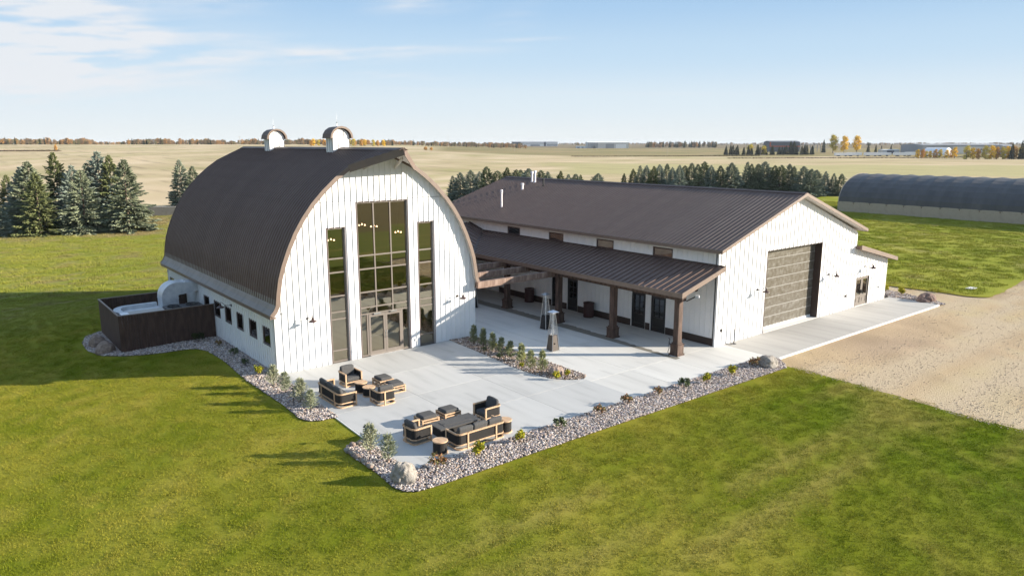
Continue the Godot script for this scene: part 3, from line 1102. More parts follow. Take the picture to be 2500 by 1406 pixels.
func build_hall() -> Node3D:
	var hall := thing("hall", "long white hall with brown ribbed gable roof, side porch and tall garage door", "building")
	var gt := Transform3D(Basis(), Vector3(0, 0, HZ))
	# gable wall with the lower wing on the right
	var ol := pv([[HX, 0], [HX, 5.25], [HMID, 7.91], [HX2, 5.25], [HX2, 4.1], [HX3, 2.95], [HX3, 0]])
	var gar := rc(25.28, -0.5, 31.4, 4.865)
	var ddo := rc(36.37, -0.5, 38.24, 2.02)
	var xs := [HX]
	var x := 20.8
	while x < HX3 - 0.1:
		xs.append(x)
		x += 0.424
	xs.append(HX3)
	siding(hall, gt, ol, xs, [gar, ddo], [HX, 25.28, 31.4, HX2, 36.37, 38.24, HX3], -1.0, Vector2(0.03, 0.04))
	for cx in [HX, HX2, HX3]:
		var cb := Mb.new()
		var top := 5.2 if cx < 30 else (5.2 if cx < 40 else 2.9)
		var bot := 0.0 if cx != HX2 else 4.2
		var s := -1.0 if cx == HX else 1.0
		cb.bb(Vector3(cx - 0.05 + s * 0.02, bot, HZ - 0.08), Vector3(cx + 0.05 + s * 0.02, top, HZ + 0.028))
		obj("corner_board", cb, M.white_siding, hall)
	# garage door set back in a deep dark jamb
	var jb := Mb.new()
	jb.bb(Vector3(25.24, 0, 9.8), Vector3(25.281, 4.9, HZ + 0.02))
	jb.bb(Vector3(31.399, 0, 9.8), Vector3(31.44, 4.9, HZ + 0.02))
	jb.bb(Vector3(25.281, 4.864, 9.8), Vector3(31.399, 4.9, HZ + 0.02))
	obj("door_jamb", jb, M.dark_trim, hall)
	var gd := Mb.new()
	gd.bb(Vector3(25.285, 0.0, 9.81), Vector3(31.395, 0.15, 9.88))
	var gdoor := obj("garage_door", gd, M.bulb_white, hall)
	var ph := (4.86 - 0.15) / 8.0
	for k in 8:
		var y0 := 0.15 + k * ph
		var p := Mb.new()
		p.bb(Vector3(25.285, y0 + 0.024, 9.82), Vector3(31.395, y0 + ph - 0.024, 9.86))
		obj("door_panel", p, M.garage, gdoor)
		var rl := Mb.new()
		rl.bb(Vector3(25.285, y0 + ph - 0.023, 9.8), Vector3(31.395, y0 + ph - 0.002, 9.88))
		rl.bb(Vector3(25.285, y0 + 0.002, 9.8), Vector3(31.395, y0 + 0.023, 9.875))
		obj("door_rail", rl, M.garage_rail, gdoor)
	var gs := Mb.new()
	gs.bb(Vector3(25.29, 0.002, 9.885), Vector3(31.39, 0.022, HZ + 0.05))
	obj("door_sill", gs, M.slab_edge, hall)
	# double doors in the wing
	var dfr := Mb.new()
	dfr.ext(rc(36.37, 0, 36.43, 2.02), gt, -0.16, 0.02)
	dfr.ext(rc(38.18, 0, 38.24, 2.02), gt, -0.16, 0.02)
	dfr.ext(rc(36.43, 1.96, 38.18, 2.02), gt, -0.16, 0.02)
	obj("door_frame", dfr, M.frame, hall)
	for s in 2:
		var x0 := 36.435 + s * 0.875
		var d := Mb.new()
		var w := 0.868
		d.ext(rc(x0, 0.02, x0 + 0.13, 1.95), gt, -0.1, -0.04)
		d.ext(rc(x0 + w - 0.13, 0.02, x0 + w, 1.95), gt, -0.1, -0.04)
		d.ext(rc(x0 + 0.13, 0.02, x0 + w - 0.13, 0.2), gt, -0.1, -0.04)
		d.ext(rc(x0 + 0.13, 0.6, x0 + w - 0.13, 0.76), gt, -0.1, -0.04)
		d.ext(rc(x0 + 0.13, 1.82, x0 + w - 0.13, 1.95), gt, -0.1, -0.04)
		d.ext(rc(x0 + 0.13, 0.2, x0 + w - 0.13, 0.6), gt, -0.085, -0.07)
		d.ext(rc(x0 + 0.22, 0.28, x0 + w - 0.22, 0.52), gt, -0.072, -0.05)
		var dn := obj("door", d, M.frame, hall)
		pane(dn, gt, x0 + 0.13, x0 + w - 0.13, 0.76, 1.82, -0.075)
		var h := Mb.new()
		h.bb(Vector3(x0 + (w - 0.09 if s == 0 else 0.05), 0.85, HZ - 0.04), Vector3(x0 + (w - 0.05 if s == 0 else 0.09), 1.1, HZ + 0.02))
		obj("handle", h, M.black_metal, dn)
	var ds := Mb.new()
	ds.bb(Vector3(36.36, 0.002, HZ - 0.15), Vector3(38.25, 0.024, HZ + 0.08))
	obj("door_sill", ds, M.slab_edge, hall)
	# long wall behind the porch, in two heights
	var tl := Transform3D(Basis(Vector3(0, 0, 1), Vector3(0, 1, 0), Vector3(-1, 0, 0)), Vector3(HX, 0, 0))
	var opens := []
	var cuts := [HZB]
	var wz := [[-7.93, -6.6], [-3.4, -2.04], [1.14, 2.52], [5.74, 7.12]]
	var dz := [[-3.1, -2.2], [-1.54, -0.55], [4.18, 5.28], [5.7, 6.81]]
	for a in wz:
		opens.append(rc(a[0], 4.54, a[1], 5.04))
		cuts.append_array(a)
	for a in dz:
		opens.append(rc(a[0], -0.5, a[1], 2.14))
		cuts.append_array(a)
	cuts.append(HZ - 0.02)
	cuts.sort()
	siding(hall, tl, rc(HZB, 0, HZ - 0.02, 5.25), steps(HZB, HZ - 0.02, 0.352), opens, cuts, -1.0, Vector2(0.022, 0.014))
	for a in wz:
		window(hall, tl, [a[0], 4.54, a[1], 5.04], [[a[0] + 0.05, 4.59, a[1] - 0.05, 4.99]], 0.05, M.reveal, M.dark_trim)
	for a in dz:
		var d := Mb.new()
		d.ext(rc(a[0] + 0.001, 0.02, a[0] + 0.16, 2.139), tl, -0.15, -0.03)
		d.ext(rc(a[1] - 0.16, 0.02, a[1] - 0.001, 2.139), tl, -0.15, -0.03)
		d.ext(rc(a[0] + 0.16, 0.02, a[1] - 0.16, 0.26), tl, -0.15, -0.03)
		d.ext(rc(a[0] + 0.16, 0.26, a[1] - 0.16, 0.7), tl, -0.12, -0.06)
		d.ext(rc(a[0] + 0.16, 0.7, a[1] - 0.16, 0.84), tl, -0.15, -0.03)
		d.ext(rc(a[0] + 0.16, 1.98, a[1] - 0.16, 2.139), tl, -0.15, -0.03)
		var mid: float = (a[0] + a[1]) * 0.5
		d.ext(rc(mid - 0.015, 0.84, mid + 0.015, 1.98), tl, -0.1, -0.07)
		for yy in [1.2, 1.59]:
			d.ext(rc(a[0] + 0.16, yy - 0.012, mid - 0.015, yy + 0.012), tl, -0.1, -0.07)
			d.ext(rc(mid + 0.015, yy - 0.012, a[1] - 0.16, yy + 0.012), tl, -0.1, -0.07)
		var dn := obj("door", d, M.black_door, hall)
		pane(dn, tl, a[0] + 0.16, a[1] - 0.16, 0.84, 1.98, -0.11, M.dark_glass)
		var ts := Mb.new()
		ts.ext(rc(a[0], 0.002, a[1], 0.02), tl, -0.12, 0.05)
		obj("threshold", ts, M.chrome, dn)
	# brown base board between the doors
	var edges := [-9.0, -3.14, -2.16, -1.58, -0.51, 4.14, 5.32, 5.66, 6.85, HZ + 0.0]
	for k in range(0, edges.size(), 2):
		var w := Mb.new()
		w.ext(rc(edges[k], 0.0, edges[k + 1], 0.42), tl, -0.02, 0.03)
		obj("base_board", w, M.brown_base, hall)
	# other walls, plainer, on the sides the yard does not see
	var bk := Mb.new()
	bk.ext(ol, Transform3D(Basis(), Vector3(0, 0, HZB)), -0.2, 0.0)
	bk.bb(Vector3(HX2 - 0.2, 4.0, HZB), Vector3(HX2, 5.25, HZ - 0.25))
	bk.bb(Vector3(HX3 - 0.2, 0, HZB), Vector3(HX3, 2.92, HZ - 0.25))
	obj("wall", bk, M.white_siding, hall)
	var fl := Mb.new()
	fl.bb(Vector3(HX + 0.25, -0.1, HZB + 0.05), Vector3(HX3 - 0.25, 0.0, HZ - 0.9))
	obj("floor", fl, M.interior_floor, hall)
	# main roof
	var zf := HZ + 0.467
	var zb := HZB - 0.39
	var n := 31
	var pw := (zf - zb) / n
	var ex := HX - 0.44
	var ye := 5.365
	var prof := [Vector2(ex, ye + 0.05), Vector2(HMID, 8.1)]
	var lp := ribbed(prof, Transform3D(), pw, 3, 0.03, 0.03).mesh()
	var mir := Transform3D(Basis(Vector3(-1, 0, 0), Vector3(0, 1, 0), Vector3(0, 0, 1)), Vector3(2 * HMID, 0, 0))
	var rp := ribbed(prof, mir, pw, 3, 0.03, 0.03).mesh()
	for i in n:
		obj("roof_panel", lp, ROOFS[rng.randi() % 3], hall).position.z = zb + i * pw
	for i in n:
		obj("roof_panel", rp, ROOFS[rng.randi() % 3], hall).position.z = zb + i * pw
	var dk := Mb.new()
	for t in [Transform3D(), mir]:
		dk.ext(PackedVector2Array([Vector2(ex + 0.02, ye + 0.03), Vector2(HMID, 8.08), Vector2(HMID, 7.93), Vector2(ex + 0.02, ye - 0.1)]), t, zb + 0.02, zf - 0.02)
	obj("roof_deck", dk, M.soffit, hall)
	for t in [Transform3D(), mir]:
		var ev := Mb.new()
		ev.ext(rc(ex - 0.04, ye - 0.13, ex + 0.015, ye + 0.055), t, zb, zf)
		obj("eave_fascia", ev, M.trim, hall)
		for zz in [[zf - 0.015, zf + 0.035], [zb - 0.03, zb + 0.015]]:
			var rk := Mb.new()
			rk.ext(PackedVector2Array([Vector2(ex - 0.045, ye + 0.065), Vector2(HMID, 8.125), Vector2(HMID, 7.93), Vector2(ex - 0.045, ye - 0.13)]), t, zz[0], zz[1])
			obj("rake_fascia", rk, M.trim, hall)
	var cap := Mb.new()
	for s in [-1, 1]:
		cap.bar(Vector3(HMID + s * 0.1, 8.105, zb), Vector3(HMID + s * 0.1, 8.105, zf), 0.24, 0.025, Vector3(s * 0.348, 1, 0))
	obj("ridge_cap", cap, M.roof, hall)
	# lower wing roof
	var wr := Mb.new()
	wr.ext(PackedVector2Array([Vector2(HX2, 4.28), Vector2(HX3 + 0.55, 3.04), Vector2(HX3 + 0.55, 2.84), Vector2(HX2, 4.08)]), Transform3D(), HZB - 0.3, zf - 0.02)
	obj("wing_roof", wr, M.roof, hall)
	var wf := Mb.new()
	wf.ext(PackedVector2Array([Vector2(HX2 - 0.15, 4.36), Vector2(HX3 + 0.58, 3.06), Vector2(HX3 + 0.58, 2.8), Vector2(HX2 - 0.15, 4.06)]), Transform3D(), zf - 0.018, zf + 0.03)
	obj("wing_fascia", wf, M.trim, hall)
	# porch roof: standing-seam panels up to the wall, cut by the valley of the link roof
	var ps := 0.28
	var k := 0
	var z := 10.69
	while z > -10.9:
		var z2 := z - 0.41
		var p := Mb.new()
		var c := []
		for zz in [z, z2]:
			var xv := 17.0 + clampf((-7.3 - zz), 0, 3.7) * (3.6 / 3.7)
			c.append([Vector3(xv, 3.5 + (xv - 17.0) * ps, zz), Vector3(20.57, 3.5 + 3.57 * ps, zz)])
		var up := Vector3(-ps, 1, 0).normalized()
		p.quad(c[0][0], c[0][1], c[1][1], c[1][0], up)
		p.quad(c[0][0] - up * 0.05, c[0][1] - up * 0.05, c[1][1] - up * 0.05, c[1][0] - up * 0.05, -up)
		if c[0][1].x - c[0][0].x > 0.3:
			p.bar(c[0][0] + up * 0.018 - Vector3(0, 0, 0.03), c[0][1] + up * 0.018 - Vector3(0, 0, 0.03), 0.03, 0.05, up)
		obj("porch_roof_panel", p, M.roof, hall)
		z = z2
	var x2 := 12.0
	while x2 < 20.4:
		var p := Mb.new()
		var c := []
		for xx in [x2, minf(x2 + 0.41, 20.57)]:
			var zv := -7.3 - clampf((xx - 17.0), 0, 3.6) * (3.7 / 3.6)
			c.append([Vector3(xx, 3.5 + (-7.3 - zv) * 0.272, zv), Vector3(xx, 3.5 + 5.4 * 0.272, -12.7)])
		var up := Vector3(0, 1, 0.272).normalized()
		p.quad(c[0][0], c[0][1], c[1][1], c[1][0], up)
		p.bar(c[0][0] + up * 0.018 + Vector3(0.03, 0, 0), c[0][1] + up * 0.018 + Vector3(0.03, 0, 0), 0.03, 0.05, up)
		p.quad(c[0][1], c[0][1] + Vector3(0, -1.47, -5.4), c[1][1] + Vector3(0, -1.47, -5.4), c[1][1], Vector3(0, 1, -0.272))
		obj("link_roof_panel", p, M.roof, hall)
		x2 += 0.41
	var vt := Mb.new()
	vt.bar(Vector3(17.0, 3.53, -7.3), Vector3(20.57, 4.53, -11.0), 0.16, 0.03)
	vt.bar(Vector3(20.54, 4.56, -11.0), Vector3(20.54, 5.0, -12.7), 0.06, 0.08)
	vt.bar(Vector3(20.56, 4.53, 10.69), Vector3(20.56, 4.53, -11.0), 0.06, 0.06)
	obj("valley_trim", vt, M.dark_trim, hall)
	var pf := Mb.new()
	pf.bb(Vector3(16.95, 3.27, -7.3), Vector3(17.0, 3.52, 10.72))
	pf.ext(PackedVector2Array([Vector2(16.95, 3.54), Vector2(20.6, 4.56), Vector2(20.6, 4.3), Vector2(16.95, 3.27)]), Transform3D(), 10.72, 10.77)
	pf.bb(Vector3(12.0, 3.27, -7.3), Vector3(16.95, 3.5, -7.25))
	obj("porch_fascia", pf, M.trim, hall)
	var sof := Mb.new()
	sof.ext(PackedVector2Array([Vector2(17.02, 3.4), Vector2(20.57, 4.38), Vector2(20.57, 4.32), Vector2(17.02, 3.33)]), Transform3D(), -7.28, 10.7)
	obj("porch_soffit", sof, M.timber, hall)
	var lw := Mb.new()
	lw.bb(Vector3(11.9, 0, -12.8), Vector3(20.5, 3.4, -12.6))
	obj("link_wall", lw, M.white_siding, hall)
	var hb := Mb.new()
	hb.bb(Vector3(17.58, 2.95, -8.0), Vector3(17.9, 3.32, 10.3))
	obj("porch_beam", hb, M.timber, hall)
	for zz in [9.98, 5.36, 0.74, -4.42]:
		var po := Mb.new()
		po.bb(Vector3(17.56, 0.55, zz - 0.16), Vector3(17.88, 2.96, zz + 0.16))
		var pn := obj("post", po, M.timber, hall)
		var pb := Mb.new()
		pb.bb(Vector3(17.47, 0.0, zz - 0.25), Vector3(17.97, 0.56, zz + 0.25))
		pb.bb(Vector3(17.44, 0.56, zz - 0.28), Vector3(18.0, 0.6, zz + 0.28))
		pb.bb(Vector3(17.51, 0.6, zz - 0.21), Vector3(17.93, 0.68, zz + 0.21))
		pb.bb(Vector3(17.43, 0.0, zz - 0.29), Vector3(18.01, 0.09, zz + 0.29))
		obj("post_base", pb, M.timber, pn)
	# vents on the roof
	for v in [[22.4, 6.02, -10.99, 1.3, 0.07, 0], [25.86, 7.22, -12.64, 0.42, 0.09, 0], [27.46, 7.78, -13.3, 0.75, 0.08, 0], [27.4, 7.76, -12.85, 0.85, 0.08, 0], [26.81, 7.56, -11.13, 0.5, 0.06, 1]]:
		var vp := Mb.new()
		vp.lathe([Vector2(0.12, -0.1), Vector2(0.12, 0.08), Vector2(v[4], 0.12), Vector2(v[4], v[3]), Vector2(v[4] * 1.45, v[3]), Vector2(v[4] * 1.45, v[3] + 0.16), Vector2(0.0, v[3] + 0.18)], 10, Vector3(v[0], v[1], v[2]))
		obj("vent_pipe", vp, M.pvc if v[5] == 0 else M.black_metal, hall)
	return hall

func lamp(at: Vector3, turn: float, label: String) -> void:
	# gooseneck barn lamp: the wall plate is at 'at', the arm reaches out along +z
	var l := thing("wall_lamp", label, "lamp", at, turn, "gooseneck barn lamps")
	var p := Mb.new()
	p.lathe([Vector2(0.0, 0), Vector2(0.075, 0.0), Vector2(0.07, 0.03), Vector2(0.0, 0.035)], 10)
	for i in p.v.size():
		p.v[i] = Vector3(p.v[i].x, p.v[i].z, p.v[i].y)
		p.n[i] = Vector3(p.n[i].x, p.n[i].z, p.n[i].y)
	obj("wall_plate", p, M.bronze_lamp, l)
	var a := Mb.new()
	var pts := []
	for k in 13:
		var f := k / 12.0
		pts.append(Vector3(0, 0.02 - 0.05 * sin(f * TAU * 0.5) * (1 - f) + 0.24 * pow(sin(f * PI * 0.62), 3) - 0.1 * smoothstep(0.75, 1.0, f), 0.03 + 0.55 * sin(f * PI * 0.5)))
	a.tube(pts, 0.014, 6)
	obj("arm", a, M.bronze_lamp, l)
	var e: Vector3 = pts[-1]
	var s := Mb.new()
	s.lathe([Vector2(0.02, 0.05), Vector2(0.05, 0.02), Vector2(0.055, -0.06), Vector2(0.1, -0.09), Vector2(0.17, -0.12), Vector2(0.2, -0.16), Vector2(0.205, -0.175), Vector2(0.19, -0.17), Vector2(0.1, -0.11), Vector2(0.0, -0.09)], 16, e)
	obj("shade", s, M.bronze_lamp, l)

func build_beams() -> void:
	var pg := thing("pergola", "three rough brown timber beams spanning from barn eave to porch roof", "pergola", Vector3(0, 0, 0))
	for z in [0.45, -2.0, -4.45]:
		var b := Mb.new()
		b.bb(Vector3(11.62 if z > 0.3 else 11.8, 2.87, z - 0.11), Vector3(17.57, 3.24, z + 0.11))
		obj("beam", b, M.timber_light, pg)

func build_fittings() -> void:
	lamp(Vector3(1.65, 2.55, 0.0), 0, "brown gooseneck lamp between the barn's corner and its narrow window beside the lounge seats")
	lamp(Vector3(10.55, 2.5, 0.0), 0, "brown gooseneck lamp on the barn front above the evergreen bed")
	lamp(Vector3(0.0, 2.35, -6.3), -PI / 2, "gooseneck lamp on the shaded side wall of the barn")
	lamp(Vector3(24.4, 2.72, HZ), 0, "gooseneck lamp between porch corner and garage door")
	lamp(Vector3(32.45, 2.7, HZ), 0, "gooseneck lamp between garage door and double doors")
	lamp(Vector3(37.43, 2.7, HZ), 0, "gooseneck lamp above the grey double doors")
	for a in [[0.42, 2.95, "small grey security light high on the barn front beside the eave", "security_light"], [3.98, 0.42, "grey power outlet box low on the barn wall left of the glass doors", "outlet_box"], [7.75, 0.42, "grey power outlet box low on the barn wall right of the glass doors", "outlet_box"]]:
		var t := thing(a[3], a[2], "outlet" if a[3] == "outlet_box" else "light", Vector3(a[0], a[1], 0))
		var b := Mb.new()
		b.bb(Vector3(-0.05, -0.07, 0.001), Vector3(0.05, 0.07, 0.05))
		obj("housing", b, M.galv, t)
		b = Mb.new()
		b.bb(Vector3(-0.06, 0.03, 0.05), Vector3(0.06, 0.08, 0.09))
		obj("cover", b, M.galv, t)
	for a in [[23.0 - 1.9, 0.85, "dark outlet box on the gable wall near the porch corner"], [35.0, 0.95, "small dark keypad beside the double doors"], [39.6, 1.0, "pale outlet box right of the double doors"]]:
		var t := thing("wall_box", a[2], "outlet", Vector3(a[0], a[1], HZ))
		var b := Mb.new()
		b.bb(Vector3(-0.06, -0.08, 0.001), Vector3(0.06, 0.08, 0.06))
		obj("housing", b, M.galv if a[0] > 39 else M.bronze_steel, t)
		b = Mb.new()
		b.bb(Vector3(-0.04, -0.05, 0.06), Vector3(0.04, 0.05, 0.075))
		obj("cover", b, M.black_metal, t)
	# fire bell and its conduit under the porch roof
	var fb := thing("fire_bell", "small red fire alarm bell on white wall under the porch", "alarm", Vector3(HX, 3.0, 8.9), -PI / 2)
	var f := Mb.new()
	f.lathe([Vector2(0.0, 0.09), Vector2(0.08, 0.08), Vector2(0.13, 0.03), Vector2(0.13, 0.0), Vector2(0.0, 0.0)], 12)
	for i in f.v.size():
		f.v[i] = Vector3(f.v[i].x, f.v[i].z, f.v[i].y + 0.02)
		f.n[i] = Vector3(f.n[i].x, f.n[i].z, f.n[i].y)
	obj("bell", f, M.red, fb)
	f = Mb.new()
	f.bb(Vector3(-0.05, -0.05, 0.001), Vector3(0.05, 0.22, 0.02))
	obj("bracket", f, M.galv, fb)
	# flood light on the end of the porch
	var sl := thing("flood_light", "grey floodlight on dark bracket at the corner post of the porch", "light", Vector3(17.95, 3.05, 10.5))
	var b := Mb.new()
	b.bar(Vector3(-0.1, -0.1, -0.15), Vector3(0.25, 0.12, 0.12), 0.05, 0.05)
	obj("bracket", b, M.black_metal, sl)
	b = Mb.new()
	b.box(Vector3(0.36, 0.14, 0.18), Vector3(0.26, 0.12, 0.2), Basis(Vector3(0, 1, 0), 0.5))
	obj("head", b, M.galv, sl)
	# tap with hose on the corner post
	var tp := thing("tap", "black tap with curled hose on the base of the corner porch post", "tap", Vector3(17.4, 0.0, 9.75))
	b = Mb.new()
	b.tube([Vector3(0, 0.6, 0), Vector3(-0.06, 0.75, 0), Vector3(-0.02, 0.85, 0.02), Vector3(-0.1, 0.95, 0)], 0.025, 6)
	obj("spout", b, M.black_metal, tp)
	b = Mb.new()
	b.tube([Vector3(-0.06, 0.74, 0), Vector3(-0.12, 0.55, 0.04), Vector3(-0.08, 0.4, 0.03), Vector3(-0.13, 0.2, 0), Vector3(-0.1, 0.02, 0.05), Vector3(-0.2, 0.015, 0.1)], 0.018, 6)
	obj("hose", b, M.black_metal, tp)
	# pole with a round foot
	var pl := thing("pole_stand", "thin black pole on a round foot with a cord beside the gable corner", "stand", Vector3(21.95, 0.0, 10.6))
	b = Mb.new()
	b.lathe([Vector2(0.15, 0.0), Vector2(0.15, 0.02), Vector2(0.03, 0.04), Vector2(0.0, 0.04)], 14)
	obj("foot", b, M.black_metal, pl)
	b = Mb.new()
	b.tube([Vector3(0, 0.03, 0), Vector3(0, 0.85, 0)], 0.022, 8)
	obj("pole", b, M.black_metal, pl)
	b = Mb.new()
	b.tube([Vector3(-0.12, 0.015, 0.0), Vector3(-0.3, 0.02, 0.05), Vector3(-0.42, 0.015, -0.05), Vector3(-0.5, 0.06, -0.2)], 0.018, 5)
	obj("cord", b, M.black_metal, pl)

# ---------------------------------------------------------------- plant enclosure beside the barn
func build_enclosure() -> void:
	var f := thing("enclosure_fence", "dark brown board fence enclosing the air handling units beside the barn", "fence", Vector3.ZERO)
	var top := 1.9
	var runs := [[Vector2(-5.0, -9.28), Vector2(-0.06, -9.28)], [Vector2(-5.0, -14.88), Vector2(-5.0, -9.31)], [Vector2(-4.97, -14.88), Vector2(-0.06, -14.88)]]
	for r in runs:
		var d: Vector2 = r[1] - r[0]
		var n := int(d.length() / 0.14)
		for i in n:
			var a: Vector2 = r[0] + d * (i + 0.03) / n
			var b: Vector2 = r[0] + d * (i + 0.97) / n
			var m := (a + b) * 0.5
			var w := Mb.new()
			var y0 := hgt(m.x, m.y) - 0.02
			w.bar(Vector3(a.x, (y0 + top) * 0.5, a.y), Vector3(b.x, (y0 + top) * 0.5, b.y), 0.03 + 0.006 * (i % 3), top - y0 - 0.01 * (i % 2))
			obj("board", w, M.fence_wood, f)
		var cp := Mb.new()
		cp.bar(Vector3(r[0].x, top + 0.022, r[0].y), Vector3(r[1].x, top + 0.022, r[1].y), 0.1, 0.035)
		obj("cap_rail", cp, M.trim, f)
	for i in 5:
		var p := Mb.new()
		p.bb(Vector3(-4.6 + i * 1.05, -0.2, -14.8), Vector3(-4.5 + i * 1.05, 1.88, -14.7))
		obj("fence_post", p, M.fence_wood, f)
	var g := Mb.new()
	for e in [[-3.2, -3.14], [-1.96, -1.9]]:
		g.bb(Vector3(e[0], 0.1, -9.26), Vector3(e[1], 1.72, -9.235))
	g.bb(Vector3(-3.14, 1.66, -9.26), Vector3(-1.96, 1.72, -9.235))
	g.bb(Vector3(-3.1, 0.95, -9.26), Vector3(-2.85, 1.0, -9.22))
	obj("gate_frame", g, M.fence_wood, f)
	# duct that turns into the wall
	var dk := thing("air_duct", "big pale metal duct bending from the unit into the barn wall", "duct", Vector3(0, 0, -12.85))
	var du := Mb.new()
	var outer := []
	var innr := []
	outer.append(Vector2(-2.1, 0.9))
	innr.append(Vector2(-1.18, 0.9))
	for k in 9:
		var a := PI - PI * 0.5 * k / 8.0
		outer.append(Vector2(-1.25 + cos(a) * 0.85, 2.0 + sin(a) * 0.85))
		innr.append(Vector2(-1.1 + cos(a) * 0.08, 2.0 + sin(a) * 0.1))
	outer.append(Vector2(-0.02, 2.76))
	innr.append(Vector2(-0.02, 2.22))
	for k in outer.size() - 1:
		du.ext(PackedVector2Array([outer[k], outer[k + 1], innr[k + 1], innr[k]]), Transform3D(), -0.55, 0.55)
	obj("duct_body", du, M.galv, dk)
	du = Mb.new()
	for y in [1.35, 1.9]:
		du.bb(Vector3(-2.115, y, -0.57), Vector3(-1.16, y + 0.04, 0.57))
	du.bb(Vector3(-0.75, 2.14, -0.57), Vector3(-0.71, 2.87, 0.57))
	obj("duct_flange", du, M.galv, dk)
	var ah := thing("air_handler", "large pale unit with rounded duct around a grey tank behind the fence", "air handler", Vector3(-3.1, 0, -12.6))
	var b := Mb.new()
	b.bb(Vector3(-0.9, -0.2, -1.0), Vector3(1.0, 1.35, 1.0))
	obj("tank", b, M.galv, ah)
	b = Mb.new()
	var rim := []
	for k in 11:
		var a := PI * 0.5 + PI * k / 10.0
		rim.append([Vector2(-0.6 + cos(a) * 0.95, sin(a) * 1.3), Vector2(-0.6 + cos(a) * 0.55, sin(a) * 0.95)])
	rim.push_front([Vector2(0.98, 1.3), Vector2(0.98, 0.95)])
	rim.append([Vector2(0.98, -1.3), Vector2(0.98, -0.95)])
	var tt := Transform3D(Basis(Vector3(1, 0, 0), Vector3(0, 0, 1), Vector3(0, -1, 0)), Vector3.ZERO)
	for k in rim.size() - 1:
		b.ext(PackedVector2Array([rim[k][0], rim[k + 1][0], rim[k + 1][1], rim[k][1]]), tt, -0.75, -1.55)
	obj("round_duct", b, M.galv, ah)
	var cu := thing("condenser", "dark condenser unit with four round fans beside the barn wall", "condenser", Vector3(-1.35, 0, -10.5))
	b = Mb.new()
	b.bb(Vector3(-1.0, -0.2, -0.8), Vector3(1.0, 1.74, 0.8))
	obj("cabinet", b, M.hvac_dark, cu)
	for q in [[-0.5, -0.4], [0.5, -0.4], [-0.5, 0.4], [0.5, 0.4]]:
		b = Mb.new()
		b.lathe([Vector2(0.33, 1.74), Vector2(0.35, 1.8), Vector2(0.3, 1.8), Vector2(0.28, 1.75), Vector2(0.08, 1.75), Vector2(0.08, 1.79), Vector2(0.0, 1.79)], 16, Vector3(q[0], 0, q[1]))
		obj("fan_ring", b, M.black_metal, cu)
	var lu := thing("vent_unit", "low pale cabinet with a white hatch inside the brown fence", "cabinet", Vector3(-3.6, 0, -10.3))
	b = Mb.new()
	b.bb(Vector3(-0.75, -0.2, -0.7), Vector3(1.15, 1.74, 0.75))
	obj("cabinet", b, M.hvac_light, lu)
	b = Mb.new()
	b.bb(Vector3(-1.2, 1.2, 0.15), Vector3(-0.8, 1.9, 0.7))
	obj("hatch", b, M.white_clad, lu)

# ---------------------------------------------------------------- furniture
func cushion(b: Mb, at: Vector3, s: Vector3, r: float, bs := Basis(), puff := 0.0) -> void:
	var n := 6
	for ax in 3:
		for sg in [-1.0, 1.0]:
			var pts := []
			var nrs := []
			for i in n + 1:
				for j in n + 1:
					var p := Vector3()
					p[ax] = sg
					p[(ax + 1) % 3] = -1.0 + 2.0 * i / n
					p[(ax + 2) % 3] = -1.0 + 2.0 * j / n
					# crowd the grid towards the edges, then round it
					for k in 3:
						p[k] = signf(p[k]) * pow(absf(p[k]), 0.6)
					var q := p * s * 0.5
					var inn := Vector3(clampf(q.x, -s.x * 0.5 + r, s.x * 0.5 - r), clampf(q.y, -s.y * 0.5 + r, s.y * 0.5 - r), clampf(q.z, -s.z * 0.5 + r, s.z * 0.5 - r))
					var o := (q - inn)
					o = o.normalized() if o.length() > 1e-6 else Vector3.ZERO
					var w := inn + o * r
					var a1 := (ax + 1) % 3
					var a2 := (ax + 2) % 3
					w[ax] += sg * puff * (1.0 - p[a1] * p[a1]) * (1.0 - p[a2] * p[a2])
					pts.append(at + bs * w)
					nrs.append((bs * o).normalized())
			for i in n:
				for j in n:
					var k := i * (n + 1) + j
					b.trs(pts[k], pts[k + 1], pts[k + n + 2], nrs[k], nrs[k + 1], nrs[k + n + 2])
					b.trs(pts[k], pts[k + n + 2], pts[k + n + 1], nrs[k], nrs[k + n + 2], nrs[k + n + 1])

# U-shaped path round a seat that faces +z
func u_path(w: float, d: float, r: float) -> Array:
	var p := [Vector3(-w / 2, 0, d / 2)]
	for k in 6:
		var a := PI + PI * 0.5 * k / 5.0
		p.append(Vector3(-w / 2 + r + cos(a) * r, 0, -d / 2 + r + sin(a) * r))
	for k in 6:
		var a := PI * 1.5 + PI * 0.5 * k / 5.0
		p.append(Vector3(w / 2 - r + cos(a) * r, 0, -d / 2 + r + sin(a) * r))
	p.append(Vector3(w / 2, 0, d / 2))
	return p

func rail(b: Mb, path: Array, y: float, w: float, h: float, closed: bool) -> void:
	var n := path.size()
	for i in (n if closed else n - 1):
		var p: Vector3 = path[i] + Vector3(0, y, 0)
		var q: Vector3 = path[(i + 1) % n] + Vector3(0, y, 0)
		var e := (q - p).normalized() * w * 0.18
		b.bar(p - e, q + e, w, h)

func weave(b: Mb, path: Array, y0: float, y1: float) -> void:
	for i in path.size() - 1:
		var p: Vector3 = path[i]
		var q: Vector3 = path[i + 1]
		var l := p.distance_to(q)
		var n := maxi(1, int(l / 0.034))
		for k in n:
			var a := p.lerp(q, (k + 0.09) / n)
			var c := p.lerp(q, (k + 0.91) / n)
			b.bar(Vector3(a.x, (y0 + y1) * 0.5, a.z), Vector3(c.x, (y0 + y1) * 0.5, c.z), 0.014, y1 - y0)

